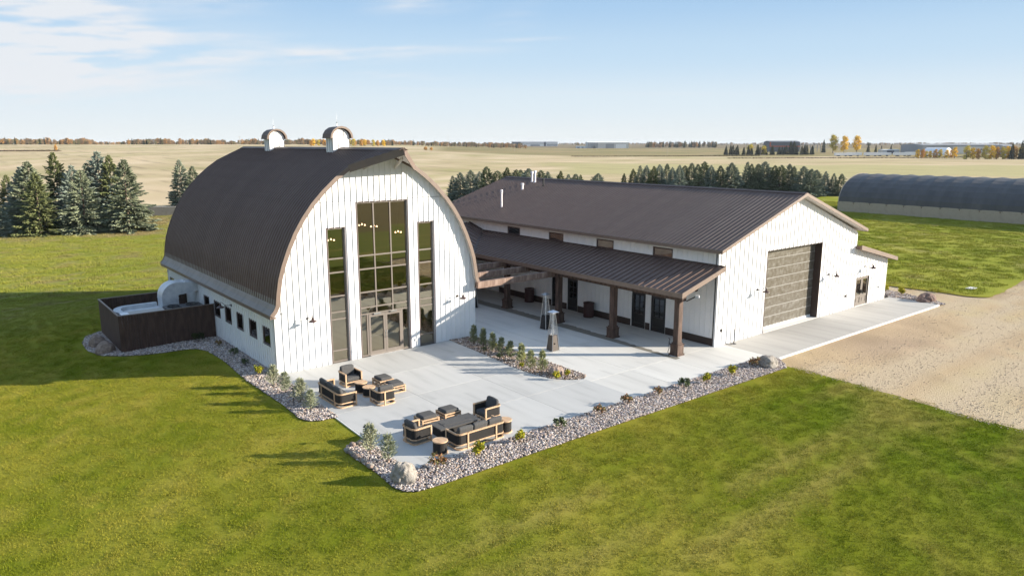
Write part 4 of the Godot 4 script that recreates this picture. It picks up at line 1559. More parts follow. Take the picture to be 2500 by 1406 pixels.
func seat(called: String, label: String, w: float, at: Vector3, turn: float, backs: int, grp: String) -> Node3D:
	var d := 0.78
	var t := thing(called, label, "sofa" if backs > 1 else "armchair", at, turn, grp)
	var path := u_path(w, d, 0.16)
	var b := Mb.new()
	rail(b, path, 0.025, 0.055, 0.05, true)
	obj("floor_rail", b, M.teak, t)
	b = Mb.new()
	rail(b, path, 0.2, 0.05, 0.045, true)
	obj("seat_rail", b, M.teak, t)
	b = Mb.new()
	rail(b, path, 0.605, 0.065, 0.05, false)
	obj("arm_rail", b, M.teak, t)
	var posts := [Vector3(-w / 2, 0, d / 2), Vector3(w / 2, 0, d / 2)]
	if backs > 1:
		posts.append_array([Vector3(-w / 2 + 0.42, 0, -d / 2 - 0.012), Vector3(w / 2 - 0.42, 0, -d / 2 - 0.012)])
	else:
		posts.append(Vector3(0.12, 0, -d / 2 - 0.012))
	for p in posts:
		b = Mb.new()
		b.bb(p + Vector3(-0.03, 0.0, -0.03), p + Vector3(0.03, 0.63, 0.03))
		obj("leg", b, M.teak, t)
	b = Mb.new()
	weave(b, path, 0.22, 0.585)
	obj("rope_weave", b, M.rope, t)
	b = Mb.new()
	b.bb(Vector3(-w / 2 + 0.03, 0.2, -d / 2 + 0.03), Vector3(w / 2 - 0.03, 0.22, d / 2 - 0.01))
	obj("seat_base", b, M.rope, t)
	for k in maxi(1, backs):
		var sw := (w - 0.1) / maxi(1, backs)
		var x := -w / 2 + 0.05 + sw * (k + 0.5)
		b = Mb.new()
		cushion(b, Vector3(x, 0.31, 0.04), Vector3(sw - 0.01, 0.18, d - 0.14), 0.05, Basis(), 0.015)
		obj("seat_cushion", b, M.cushion, t)
		b = Mb.new()
		cushion(b, Vector3(x, 0.61, -d / 2 + 0.16 + 0.01 * (k % 2)), Vector3(sw - 0.03, 0.46, 0.17), 0.07, Basis(Vector3(1, 0, 0), -0.26 + 0.03 * (k % 2)) * Basis(Vector3(0, 0, 1), 0.02 * (k - 1)), 0.03)
		obj("back_cushion", b, M.cushion, t)
	return t

func ottoman(label: String, at: Vector3, turn: float, grp: String) -> void:
	var t := thing("ottoman", label, "ottoman", at, turn, grp)
	var w := 0.66
	var d := 0.72
	var sq := [Vector3(-w / 2, 0, -d / 2), Vector3(w / 2, 0, -d / 2), Vector3(w / 2, 0, d / 2), Vector3(-w / 2, 0, d / 2)]
	for y in [0.025, 0.2, 0.3]:
		var b := Mb.new()
		rail(b, sq, y, 0.045, 0.045, true)
		obj("floor_rail" if y < 0.1 else "seat_rail", b, M.teak, t)
	var wv := Mb.new()
	weave(wv, sq, 0.22, 0.28)
	wv.bb(Vector3(-w / 2 + 0.03, 0.2, -d / 2 + 0.03), Vector3(w / 2 - 0.03, 0.24, d / 2 - 0.03))
	obj("rope_weave", wv, M.rope, t)
	for p in sq:
		var b := Mb.new()
		b.bb(p + Vector3(-0.028, 0, -0.028), p + Vector3(0.028, 0.33, 0.028))
		obj("leg", b, M.teak, t)
	var c := Mb.new()
	cushion(c, Vector3(0, 0.36, 0), Vector3(w - 0.06, 0.16, d - 0.06), 0.05, Basis(), 0.015)
	obj("cushion", c, M.cushion, t)

func round_table(label: String, at: Vector3, h: float, grp: String) -> void:
	var t := thing("side_table", label, "side table", at, 0, grp)
	var b := Mb.new()
	b.lathe([Vector2(0.0, h - 0.05), Vector2(0.27, h - 0.05), Vector2(0.285, h - 0.035), Vector2(0.285, h - 0.008), Vector2(0.278, h), Vector2(0.0, h)], 28)
	obj("table_top", b, M.teak, t)
	b = Mb.new()
	for k in 46:
		var a := TAU * k / 46.0
		var c := TAU * (k + 0.84) / 46.0
		b.bar(Vector3(cos(a) * 0.255, h * 0.5, sin(a) * 0.255), Vector3(cos(c) * 0.255, h * 0.5, sin(c) * 0.255), 0.014, h - 0.1)
	obj("rope_weave", b, M.rope, t)
	b = Mb.new()
	b.lathe([Vector2(0.2, 0.0), Vector2(0.28, 0.0), Vector2(0.285, 0.045), Vector2(0.26, 0.055), Vector2(0.2, 0.055)], 28)
	obj("base_ring", b, M.teak, t)
	b = Mb.new()
	b.tube([Vector3(0, 0.05, 0), Vector3(0, h - 0.06, 0)], 0.2, 14)
	obj("core", b, M.rope, t)

func build_furniture() -> void:
	var ga := "lounge seats by the barn windows"
	var gb := "lounge seats round the low black table"
	seat("sofa", "three-cushion teak and black rope sofa beside pale shrubs, near the barn corner", 2.14, Vector3(0.64, 0, 5.08), PI / 2, 3, ga)
	seat("armchair", "teak rope armchair with its back to the barn's narrow window", 0.8, Vector3(2.1, 0, 3.4), 0.03, 1, ga)
	seat("armchair", "teak rope armchair facing the barn, beside the two close round tables", 0.8, Vector3(2.1, 0, 6.55), PI - 0.02, 1, ga)
	ottoman("grey cushioned ottoman nearer the barn, of the pair beside the close round tables", Vector3(3.22, 0, 4.52), 0.02, ga)
	ottoman("grey cushioned ottoman farther from the barn, of the pair beside the close round tables", Vector3(3.24, 0, 5.56), -0.02, ga)
	round_table("taller round slatted table between sofa and ottomans near the barn", Vector3(1.97, 0, 4.77), 0.48, ga)
	round_table("lower round slatted table touching the armchair near the barn", Vector3(2.02, 0, 5.42), 0.42, ga)
	seat("sofa", "three-cushion teak and black rope sofa backing onto the front gravel bed", 2.14, Vector3(2.78, 0, 12.42), PI, 3, gb)
	seat("armchair", "teak rope armchair beside the corner shrubs, facing the low black table", 0.8, Vector3(1.06, 0, 10.98), PI / 2 + 0.05, 1, gb)
	seat("armchair", "teak rope armchair at the courtyard end of the low black table", 0.8, Vector3(4.46, 0, 10.92), -PI / 2, 1, gb)
	ottoman("grey ottoman beside the low black table, next to the armchair by the corner shrubs", Vector3(2.23, 0, 9.84), PI / 2 - 0.05, gb)
	ottoman("grey ottoman beside the low black table, toward the courtyard end", Vector3(3.28, 0, 9.83), PI / 2, gb)
	round_table("round slatted table between front sofa and corner boulder", Vector3(1.13, 0, 12.49), 0.5, gb)
	round_table("round slatted table at the courtyard end of the front sofa", Vector3(4.18, 0, 12.4), 0.5, gb)
	# low table
	var t := thing("fire_table", "low rectangular black table with inset lid between front sofa and ottomans", "table", Vector3(2.67, 0, 11.2), -0.02)
	var b := Mb.new()
	b.bb(Vector3(-0.82, 0, -0.32), Vector3(0.82, 0.38, 0.32))
	obj("body", b, M.rope, t)
	b = Mb.new()
	b.bb(Vector3(-0.92, 0.38, -0.42), Vector3(0.92, 0.43, 0.42))
	obj("table_top", b, M.table_top, t)
	b = Mb.new()
	b.bb(Vector3(-0.62, 0.43, -0.22), Vector3(0.62, 0.445, 0.22))
	obj("lid", b, M.table_top, t)
	for x in [-0.52, 0.52]:
		b = Mb.new()
		b.bb(Vector3(x - 0.05, 0.445, -0.03), Vector3(x + 0.05, 0.452, 0.03))
		obj("grip", b, M.black_metal, t)
	# heaters
	var labels := ["pyramid patio heater with silver legs standing in the sun by the evergreen bed", "pyramid patio heater in the shade of the courtyard beside a porch post", "pyramid patio heater at the barn corner under the timber beams"]
	var spots := [Vector3(13.2, 0, 5.2), Vector3(15.95, 0, 1.5), Vector3(15.9, 0, -5.9)]
	for k in 3:
		var h := thing("patio_heater", labels[k], "heater", spots[k], [0.0, 0.1, -0.05][k], "patio heaters")
		b = Mb.new()
		var lo := 0.24
		var hi := 0.165
		for s in 4:
			var a := Vector2(1, 1).rotated(PI / 2 * s)
			var c := Vector2(1, 1).rotated(PI / 2 * (s + 1))
			b.quad(Vector3(a.x * lo, 0.03, a.y * lo), Vector3(c.x * lo, 0.03, c.y * lo), Vector3(c.x * hi, 0.86, c.y * hi), Vector3(a.x * hi, 0.86, a.y * hi), Vector3(a.x + c.x, 0.2, a.y + c.y))
		b.quad(Vector3(-hi, 0.86, -hi), Vector3(hi, 0.86, -hi), Vector3(hi, 0.86, hi), Vector3(-hi, 0.86, hi), Vector3.UP)
		obj("housing", b, M.bronze_steel if k == 0 else M.black_metal, h)
		for s in 4:
			var a := Vector2(1, 1).rotated(PI / 2 * s)
			b = Mb.new()
			b.bar(Vector3(a.x * 0.265, 0, a.y * 0.265), Vector3(a.x * 0.085, 2.08, a.y * 0.085), 0.026, 0.026, Vector3(a.x, 0, a.y))
			obj("leg", b, M.steel, h)
		b = Mb.new()
		b.lathe([Vector2(0.075, 0.87), Vector2(0.075, 2.0)], 14)
		obj("glass_tube", b, M.clear_glass, h)
		b = Mb.new()
		for s in 4:
			var a := Vector2(1, 1).rotated(PI / 2 * s)
			var c := Vector2(1, 1).rotated(PI / 2 * (s + 1))
			for m in 9:
				var f := m / 8.0
				var rr := lerpf(0.16, 0.09, f)
				b.bar(Vector3(a.x * rr, 0.9 + f * 1.1, a.y * rr), Vector3(c.x * rr, 0.9 + f * 1.1, c.y * rr), 0.006, 0.006)
			for m in 4:
				var f := (m + 0.5) / 4.0
				b.bar(Vector3(lerpf(a.x, c.x, f) * 0.16, 0.88, lerpf(a.y, c.y, f) * 0.16), Vector3(lerpf(a.x, c.x, f) * 0.09, 2.03, lerpf(a.y, c.y, f) * 0.09), 0.006, 0.006, Vector3(1, 0, 0.3))
		obj("guard", b, M.steel, h)
		b = Mb.new()
		b.lathe([Vector2(0.11, 1.98), Vector2(0.12, 2.1), Vector2(0.0, 2.12)], 10)
		obj("burner_head", b, M.steel, h)
		b = Mb.new()
		var rf := 0.23
		for s in 4:
			var a := Vector2(1, 1).rotated(PI / 2 * s)
			var c := Vector2(1, 1).rotated(PI / 2 * (s + 1))
			b.tri(Vector3(a.x * rf, 2.13, a.y * rf), Vector3(c.x * rf, 2.13, c.y * rf), Vector3(0, 2.24, 0), Vector3(a.x + c.x, 2, a.y + c.y))
			b.quad(Vector3(a.x * rf, 2.13, a.y * rf), Vector3(c.x * rf, 2.13, c.y * rf), Vector3(c.x * rf, 2.11, c.y * rf), Vector3(a.x * rf, 2.11, a.y * rf), Vector3(a.x + c.x, 0, a.y + c.y))
		b.quad(Vector3(-rf, 2.11, -rf), Vector3(rf, 2.11, -rf), Vector3(rf, 2.11, rf), Vector3(-rf, 2.11, rf), Vector3.DOWN)
		obj("reflector", b, M.steel, h)
		b = Mb.new()
		b.lathe([Vector2(0.035, 0.0), Vector2(0.035, 0.03), Vector2(0.0, 0.035)], 10)
		for i in b.v.size():
			b.v[i] = Vector3(b.v[i].x - 0.06, b.v[i].z + 0.42, b.v[i].y + 0.205)
			b.n[i] = Vector3(b.n[i].x, b.n[i].z, b.n[i].y)
		obj("knob", b, M.black_metal, h)
	# litter bins
	var bl := ["dark red slatted litter bin on the porch between the two pairs of doors", "dark red slatted litter bin on the porch deep under the roof near the beams"]
	var bs := [Vector3(20.1, 0, 1.0), Vector3(20.1, 0, -4.9)]
	for k in 2:
		var n := thing("litter_bin", bl[k], "bin", bs[k], 0, "litter bins on the porch")
		for s in 26:
			var a := TAU * s / 26.0
			b = Mb.new()
			b.box(Vector3(cos(a) * 0.33, 0.48, sin(a) * 0.33), Vector3(0.014, 0.9, 0.066), Basis(Vector3.UP, -a))
			obj("slat", b, M.bin_red, n)
		b = Mb.new()
		b.lathe([Vector2(0.3, 0.03), Vector2(0.3, 0.9)], 20)
		obj("liner", b, M.black_metal, n)
		b = Mb.new()
		b.lathe([Vector2(0.36, 0.92), Vector2(0.36, 0.97), Vector2(0.3, 0.99), Vector2(0.18, 0.98), Vector2(0.17, 0.9)], 22)
		obj("lid_ring", b, M.bin_red, n)

# ---------------------------------------------------------------- stones
func ico(sub: int) -> Array:
	var t := (1.0 + sqrt(5.0)) / 2.0
	var v := []
	for p in [[-1, t, 0], [1, t, 0], [-1, -t, 0], [1, -t, 0], [0, -1, t], [0, 1, t], [0, -1, -t], [0, 1, -t], [t, 0, -1], [t, 0, 1], [-t, 0, -1], [-t, 0, 1]]:
		v.append(Vector3(p[0], p[1], p[2]).normalized())
	var f := []
	for a in [[0, 11, 5], [0, 5, 1], [0, 1, 7], [0, 7, 10], [0, 10, 11], [1, 5, 9], [5, 11, 4], [11, 10, 2], [10, 7, 6], [7, 1, 8], [3, 9, 4], [3, 4, 2], [3, 2, 6], [3, 6, 8], [3, 8, 9], [4, 9, 5], [2, 4, 11], [6, 2, 10], [8, 6, 7], [9, 8, 1]]:
		f.append([v[a[0]], v[a[1]], v[a[2]]])
	for s in sub:
		var g := []
		for q in f:
			var a: Vector3 = ((q[0] + q[1]) as Vector3).normalized()
			var b: Vector3 = ((q[1] + q[2]) as Vector3).normalized()
			var c: Vector3 = ((q[2] + q[0]) as Vector3).normalized()
			g.append_array([[q[0], a, c], [a, q[1], b], [c, b, q[2]], [a, b, c]])
		f = g
	return f

func rock(seed_: int, sub: int, amp: float, s: Vector3, smooth := false) -> Mb:
	var n := noise(seed_, 0.75, 3)
	var m := noise(seed_ + 9, 0.9, 2, FastNoiseLite.TYPE_CELLULAR)
	var b := Mb.new()
	for q in ico(sub):
		var w := []
		for p in q:
			var k := 1.0 + amp * n.get_noise_3dv(p * 0.9) + amp * 0.35 * m.get_noise_3dv(p * 0.8)
			w.append(p * k * s)
		if smooth:
			b.trs(w[0], w[1], w[2], (w[0] / (s * s)).normalized(), (w[1] / (s * s)).normalized(), (w[2] / (s * s)).normalized())
		else:
			b.tri(w[0], w[1], w[2], w[0] + w[1] + w[2])
	return b

const STONE_COLS := [Color(0.42, 0.36, 0.31), Color(0.34, 0.29, 0.26), Color(0.24, 0.21, 0.2), Color(0.38, 0.29, 0.24), Color(0.5, 0.45, 0.41), Color(0.14, 0.125, 0.12), Color(0.3, 0.23, 0.18), Color(0.45, 0.4, 0.38), Color(0.2, 0.18, 0.2)]

func multi(called: String, mesh: Mesh, m: Material, xf: Array, cols: Array, parent: Node, stuff := true) -> MultiMeshInstance3D:
	var mm := MultiMesh.new()
	mm.transform_format = MultiMesh.TRANSFORM_3D
	mm.use_colors = true
	mm.mesh = mesh
	mm.instance_count = xf.size()
	for i in xf.size():
		mm.set_instance_transform(i, xf[i])
		mm.set_instance_color(i, cols[i])
	var o := MultiMeshInstance3D.new()
	o.multimesh = mm
	o.material_override = m
	o.name = nm(parent, called)
	parent.add_child(o, true)
	if stuff:
		o.set_meta("kind", "stuff")
	return o

func bed(called: String, poly: PackedVector2Array, size: float, dens: float, bark: bool, borders: Array) -> void:
	var root := struct(called, sheet(poly, -0.012, 2.0), M.soil)
	var lo := poly[0]
	var hi := poly[0]
	for p in poly:
		lo = lo.min(p)
		hi = hi.max(p)
	var xf := [[], [], []]
	var cl := [[], [], []]
	var n := int((hi.x - lo.x) * (hi.y - lo.y) * dens)
	for i in n:
		var p := Vector2(rng.randf_range(lo.x, hi.x), rng.randf_range(lo.y, hi.y))
		if not Geometry2D.is_point_in_polygon(p, poly):
			continue
		var s := size * rng.randf_range(0.55, 1.35)
		var bsis := Basis.from_euler(Vector3(rng.randf_range(-0.5, 0.5), rng.randf() * TAU, rng.randf_range(-0.5, 0.5))).scaled(Vector3(s, s * 0.75, s))
		var k := i % 3
		xf[k].append(Transform3D(bsis, Vector3(p.x, hgt(p.x, p.y) + s * rng.randf_range(0.05, 0.5), p.y)))
		var c: Color = STONE_COLS[rng.randi() % STONE_COLS.size()]
		var q := rng.randf_range(0.8, 1.35)
		cl[k].append(Color(c.r * q, c.g * q, c.b * q) if not bark or rng.randf() < 0.62 else Color(0.17, 0.12, 0.085))
	for k in 3:
		var sh := rock(50 + k, 1, 0.35, Vector3(1.15, 0.8, 0.9), true)
		var o := multi("river_stones", sh.mesh(), M.stone, xf[k], cl[k], root)
	# bigger cobbles along the edge, one by one
	var cob := [rock(60, 2, 0.3, Vector3(1.1, 0.75, 0.9), true).mesh(), rock(61, 2, 0.3, Vector3(0.95, 0.8, 1.0), true).mesh()]
	for e in borders:
		var cnt: int = e[2]
		for i in cnt:
			var p: Vector2 = (e[0] as Vector2).lerp(e[1], (i + 0.5) / cnt) + Vector2(rng.randf_range(-0.05, 0.05), rng.randf_range(-0.05, 0.05))
			var s := rng.randf_range(0.07, 0.14)
			var o := obj("cobble", cob[i % 2], [M.boulder_pink, M.boulder_grey][rng.randi() % 2], root)
			o.transform = Transform3D(Basis(Vector3.UP, rng.randf() * TAU).scaled(Vector3(s, s, s)), Vector3(p.x, hgt(p.x, p.y) + s * 0.45, p.y))

func build_beds() -> void:
	bed("gravel_bed", P_BED_LEFT, 0.039, 400.0, false, [])
	bed("gravel_bed", P_BED_FRONT, 0.039, 430.0, false, [[Vector2(-1.15, 9.95), Vector2(-0.5, 9.95), 5], [Vector2(-1.4, 10.15), Vector2(-1.4, 12.3), 15]])
	bed("bark_bed", P_BED_MID, 0.036, 380.0, true, [])
	bed("gravel_bed", P_BED_RIGHT, 0.06, 130.0, false, [])
	var list := [
		[Vector3(-1.0, 0.18, 13.55), Vector3(0.42, 0.52, 0.4), "boulder_grey", "large jagged grey boulder at the patio corner in the front gravel bed", 71, 0.45],
		[Vector3(19.75, 0.14, 14.1), Vector3(0.58, 0.5, 0.48), "boulder_grey", "rounded grey boulder where gravel bed, lawn and gravel yard meet", 72, 0.3],
		[Vector3(10.5, 0.1, 8.45), Vector3(0.4, 0.32, 0.34), "boulder_pink", "small pale boulder at the pointed tip of the evergreen bed", 73, 0.25],
		[Vector3(42.3, 0.1, 12.6), Vector3(0.75, 0.5, 0.6), "boulder_brown", "brown boulder at the far corner of the concrete apron", 74, 0.35],
		[Vector3(-5.75, 0.15, -11.8), Vector3(0.42, 0.52, 0.42), "boulder_pink", "taller reddish boulder against the side of the brown enclosure", 75, 0.3],
		[Vector3(-5.65, 0.15, -10.1), Vector3(0.5, 0.48, 0.45), "boulder_pink", "tan boulder beside the front corner of the brown enclosure", 76, 0.28]]
	for a in list:
		var o := obj("boulder", rock(a[4], 4, a[5], a[1]), M[a[2]])
		o.position = a[0] + Vector3(0, hgt(a[0].x, a[0].z), 0)
		tag(o, a[3], "boulder", "landscape boulders")

# ---------------------------------------------------------------- plants
func spindle(b: Mb, p: Vector3, q: Vector3, r: float) -> void:
	var d := (q - p).normalized()
	var u := d.cross(Vector3(0.3, 1, 0.2)).normalized()
	var w := d.cross(u)
	var m := p.lerp(q, 0.45)
	var c := []
	for k in 3:
		var a := TAU * k / 3.0 + 0.5
		c.append(m + (u * cos(a) + w * sin(a)) * r)
	for k in 3:
		var e: Vector3 = c[k]
		var f: Vector3 = c[(k + 1) % 3]
		b.tri(p, e, f, e + f - m * 2.0)
		b.tri(q, e, f, e + f - m * 2.0)

func spruce(seed_: int, rad: float, ca: Color, cb: Color, gap: float) -> Array:
	var r := RandomNumberGenerator.new()
	r.seed = seed_
	var tr := Mb.new()
	tr.tube([Vector3(0, -0.02, 0), Vector3(0.004, 0.4, 0), Vector3(0, 0.97, 0.003)], 0.018, 6, 0.002)
	var b := Mb.new()
	b.use_c = true
	var y := 0.045
	while y < 0.985:
		var rr := rad * pow(1.0 - y, 0.86) * r.randf_range(0.85, 1.1) + 0.004
		var nb := int(lerpf(11, 5, y))
		var a0 := r.randf() * TAU
		for k in nb:
			if r.randf() < gap:
				continue
			var a := a0 + TAU * k / nb + r.randf_range(-0.25, 0.25)
			var l := rr * r.randf_range(0.7, 1.18)
			var d := Vector3(cos(a), 0, sin(a))
			var side := Vector3(-sin(a), 0, cos(a))
			var rise := lerpf(-0.22, 0.75, smoothstep(0.2, 1.0, y)) + r.randf_range(-0.12, 0.12)
			var tip := Vector3(0, y + l * rise, 0) + d * l
			var root := Vector3(0, y, 0)
			var sag := Vector3(0, -0.1 * l, 0)
			var nt := 6 + int(l * 50)
			for i in nt:
				var s := lerpf(0.22, 1.0, (i + r.randf()) / nt)
				var p := root.lerp(tip, s) + sag * sin(s * PI)
				var tl := (0.012 + 0.042 * (1.0 - y) + 0.3 * l * (1.08 - s)) * r.randf_range(0.6, 1.15)
				var sg := 1.0 if i % 2 == 0 else -1.0
				var dir := (d * 0.8 + side * sg * r.randf_range(0.35, 0.95) + Vector3(0, r.randf_range(-0.35, 0.25), 0)).normalized()
				var q := r.randf_range(0.72, 1.3)
				var c := ca.lerp(cb, r.randf())
				b.col = Color(c.r * q, c.g * q, c.b * q)
				spindle(b, p, p + dir * tl, r.randf_range(0.011, 0.017) * (1.0 - 0.4 * y))
			b.col = ca
			spindle(b, root.lerp(tip, 0.3), tip + (tip - root) * 0.08, 0.011)
		y += lerpf(0.036, 0.024, y)
	b.col = cb
	spindle(b, Vector3(0, 0.93, 0), Vector3(0.004, 1.02, 0), 0.006)
	return [tr.mesh(), b.mesh()]

const TREES_LEFT := [[-2.0, -85.8, 8.6, 0], [-1.1, -83.8, 9.3, 1], [-1.3, -76.5, 8.0, 2], [2.6, -86.7, 10.5, 2], [3.7, -83.7, 8.7, 0], [3.6, -75.9, 8.3, 1], [5.9, -84.1, 9.0, 3], [7.3, -84.2, 10.6, 0], [8.4, -82.7, 10.1, 2], [8.5, -74.2, 9.6, 1], [-5.4, -78.3, 4.2, 3], [24.3, -107.6, 8.2, 3], [25.5, -104.4, 7.1, 1], [-3.3, -89.5, 7.4, 2]]
const TREES_MID := [[68.8, -85.7, 4.9], [69.2, -83.6, 5.6], [73.1, -85.5, 5.9], [73.3, -82.7, 5.7], [72.4, -79.2, 6.8], [73.8, -78.1, 6.0], [79.7, -82.3, 6.4], [80.7, -80.6, 6.0], [82.7, -81.2, 5.9], [81.2, -77.5, 6.3], [86.1, -79.0, 5.8], [84.4, -74.9, 5.7], [84.9, -72.1, 5.9], [88.7, -73.9, 5.1], [87.2, -70.0, 5.3], [88.5, -70.1, 5.1], [95.0, -71.8, 5.2]]
const TREES_RIGHT := [[121.9, -89.0, 4.0], [126.1, -89.8, 5.0], [125.0, -86.5, 5.9], [127.0, -86.4, 5.9], [123.2, -81.0, 5.9], [126.5, -82.0, 6.2], [130.4, -82.9, 6.3], [126.4, -77.7, 5.7], [124.5, -74.2, 6.3], [130.3, -77.1, 6.0], [131.8, -76.2, 6.6], [130.3, -73.4, 6.4], [125.0, -67.8, 7.2], [125.1, -66.1, 6.4], [128.9, -67.2, 4.7], [126.7, -64.4, 6.3], [128.3, -62.8, 7.0], [133.7, -65.0, 5.5], [137.8, -65.3, 7.0], [131.9, -60.2, 6.7], [133.4, -59.4, 6.7], [136.1, -59.6, 7.2], [138.1, -59.7, 5.3], [136.4, -57.3, 6.4], [136.2, -55.7, 6.5], [139.0, -55.2, 6.7], [139.1, -54.1, 6.2], [138.0, -51.0, 6.3], [134.3, -47.4, 5.9], [137.7, -47.9, 5.6], [141.6, -48.0, 5.2], [142.3, -46.5, 4.8], [140.9, -44.0, 4.8]]

const LEFT_LABELS := ["silvery blue spruce beside the squat one, behind the foremost olive spruce", "grey green spruce directly behind the foremost olive spruce of the clump", "olive green spruce foremost on the lawn, next to the squat one", "tallest olive green spruce, rising from the middle of the clump", "shorter silvery blue spruce between tallest olive and foremost grey spruces", "broad grey green spruce foremost in the middle of the clump", "slender grey spruce half hidden at the back of the clump", "tallest silvery blue spruce, rising above the barn end of the clump", "olive green spruce between the tallest blue one and the clump's end", "grey green spruce at the barn end of the clump, trunk foot showing", "squat olive spruce at the outer end of the clump beside the barn lawn", "taller of two spruces standing apart beside the barn's curved roof", "shorter of two spruces standing apart, half behind the barn's roof", "olive green spruce at the back of the clump beyond the squat one"]

func build_spruces() -> void:
	var blue := [Color(0.14, 0.17, 0.138), Color(0.26, 0.3, 0.245)]
	var green := [Color(0.085, 0.1, 0.04), Color(0.17, 0.18, 0.08)]
	var grey := [Color(0.12, 0.138, 0.086), Color(0.215, 0.235, 0.155)]
	var kinds := [spruce(101, 0.34, blue[0], blue[1], 0.12), spruce(102, 0.38, grey[0], grey[1], 0.16), spruce(103, 0.33, green[0], green[1], 0.1), spruce(104, 0.31, grey[0], blue[1], 0.2), spruce(107, 0.42, blue[0], grey[1], 0.1), spruce(108, 0.36, green[0], grey[1], 0.14)]
	var words := ["silvery blue", "grey green", "olive green", "slender grey", "broad blue green", "broad olive grey"]
	var k := 0
	for set_ in [[TREES_LEFT, "spruces in the clump beyond the lawn", "spruce in the clump standing on the lawn beside the barn"], [TREES_MID, "spruces behind the hall", "spruce in the row behind the hall's roof toward the barn"], [TREES_RIGHT, "spruces in the long windbreak", "spruce in the long windbreak beside the dark fabric shed"]]:
		for a in set_[0]:
			var kind: int = a[3] if a.size() > 3 else [0, 1, 4, 5, 3, 2, 4, 1, 5][rng.randi() % 9]
			var at := Vector3(a[0], hgt(a[0], a[1]) - 0.05, a[1])
			var lab: String = words[kind] + " " + set_[2]
			if set_[0] == TREES_LEFT:
				lab = LEFT_LABELS[TREES_LEFT.find(a)]
			var t := thing("spruce_tree", lab, "tree", at, rng.randf() * TAU, set_[1])
			obj("trunk", kinds[kind][0], M.bark, t)
			obj("crown", kinds[kind][1], M.leaf, t)
			t.rotation.x = rng.randf_range(-0.035, 0.035)
			t.rotation.z = rng.randf_range(-0.035, 0.035)
			var w := rng.randf_range(0.85, 1.2) * (1.45 if a[2] == 4.2 else 1.0)
			if set_[0] == TREES_LEFT and kind != 3:
				w *= 1.1
			elif set_[0] == TREES_MID:
				w *= 1.4
			elif set_[0] == TREES_RIGHT:
				w *= 1.2
			t.scale = Vector3(a[2] * w, a[2], a[2] * w)

func leafy(b: Mb, r: RandomNumberGenerator, at: Vector3, ext: Vector3, n: int, s: float, cols: Array) -> void:
	for i in n:
		var d := Vector3(r.randfn(), r.randfn(), r.randfn()).normalized() * pow(r.randf(), 0.45)
		var p := at + d * ext
		var u := Vector3(r.randfn(), r.randfn(), r.randfn()).normalized()
		var w := u.cross(Vector3(r.randfn(), r.randfn(), r.randfn())).normalized()
		var k := s * r.randf_range(0.6, 1.3)
		var q := r.randf_range(0.75, 1.25)
		var c: Color = cols[r.randi() % cols.size()]
		b.col = Color(c.r * q, c.g * q, c.b * q)
		b.tri(p - u * k, p + w * k * 0.6, p + u * k, Vector3.UP)
		b.tri(p - u * k, p - w * k * 0.6, p + u * k, Vector3.UP)

func juniper(seed_: int, ca: Color, cb: Color, wide: float) -> Array:
	var r := RandomNumberGenerator.new()
	r.seed = seed_
	var st := Mb.new()
	st.tube([Vector3(0, 0, 0), Vector3(0.01, 0.5, 0), Vector3(0, 0.9, 0)], 0.022, 5, 0.006)
	var b := Mb.new()
	b.use_c = true
	for i in 125:
		var y := pow(r.randf(), 0.8) * 0.86
		var a := r.randf() * TAU
		var l := wide * (1.05 - y * 1.12) * r.randf_range(0.5, 1.15) + 0.04
		var d := Vector3(cos(a), r.randf_range(0.45, 1.1), sin(a)).normalized()
		var p := Vector3(cos(a), 0, sin(a)) * 0.03 + Vector3(0, y + 0.06, 0)
		for k in 9:
			var s := (k + r.randf()) / 9.0
			var o := p + d * l * s
			var dd := (d + Vector3(r.randfn(), r.randfn() + 0.4, r.randfn()) * 0.5).normalized()
			var q := r.randf_range(0.75, 1.25)
			var c := ca.lerp(cb, r.randf())
			b.col = Color(c.r * q, c.g * q, c.b * q)
			spindle(b, o, o + dd * r.randf_range(0.06, 0.13), 0.011)
	for i in 10:
		b.col = cb
		var o := Vector3(r.randf_range(-0.03, 0.03), 0.86 + r.randf() * 0.12, r.randf_range(-0.03, 0.03))
		spindle(b, o, o + Vector3(r.randf_range(-0.04, 0.04), 0.13, r.randf_range(-0.04, 0.04)), 0.009)
	return [st.mesh(), b.mesh()]

func perennial(seed_: int, cols: Array, n: int, flop: float) -> Array:
	var r := RandomNumberGenerator.new()
	r.seed = seed_
	var st := Mb.new()
	var b := Mb.new()
	b.use_c = true
	for i in n:
		var a := r.randf() * TAU
		var h := r.randf_range(0.5, 1.0)
		var tip := Vector3(cos(a) * flop * r.randf_range(0.3, 1.0), h, sin(a) * flop * r.randf_range(0.3, 1.0))
		st.tube([Vector3.ZERO, tip * 0.55 + Vector3(0, 0.06, 0), tip], 0.012, 3, 0.005)
		leafy(b, r, tip * 0.8, Vector3(0.2, 0.25, 0.2), 26, 0.1, cols)
	return [st.mesh(), b.mesh()]

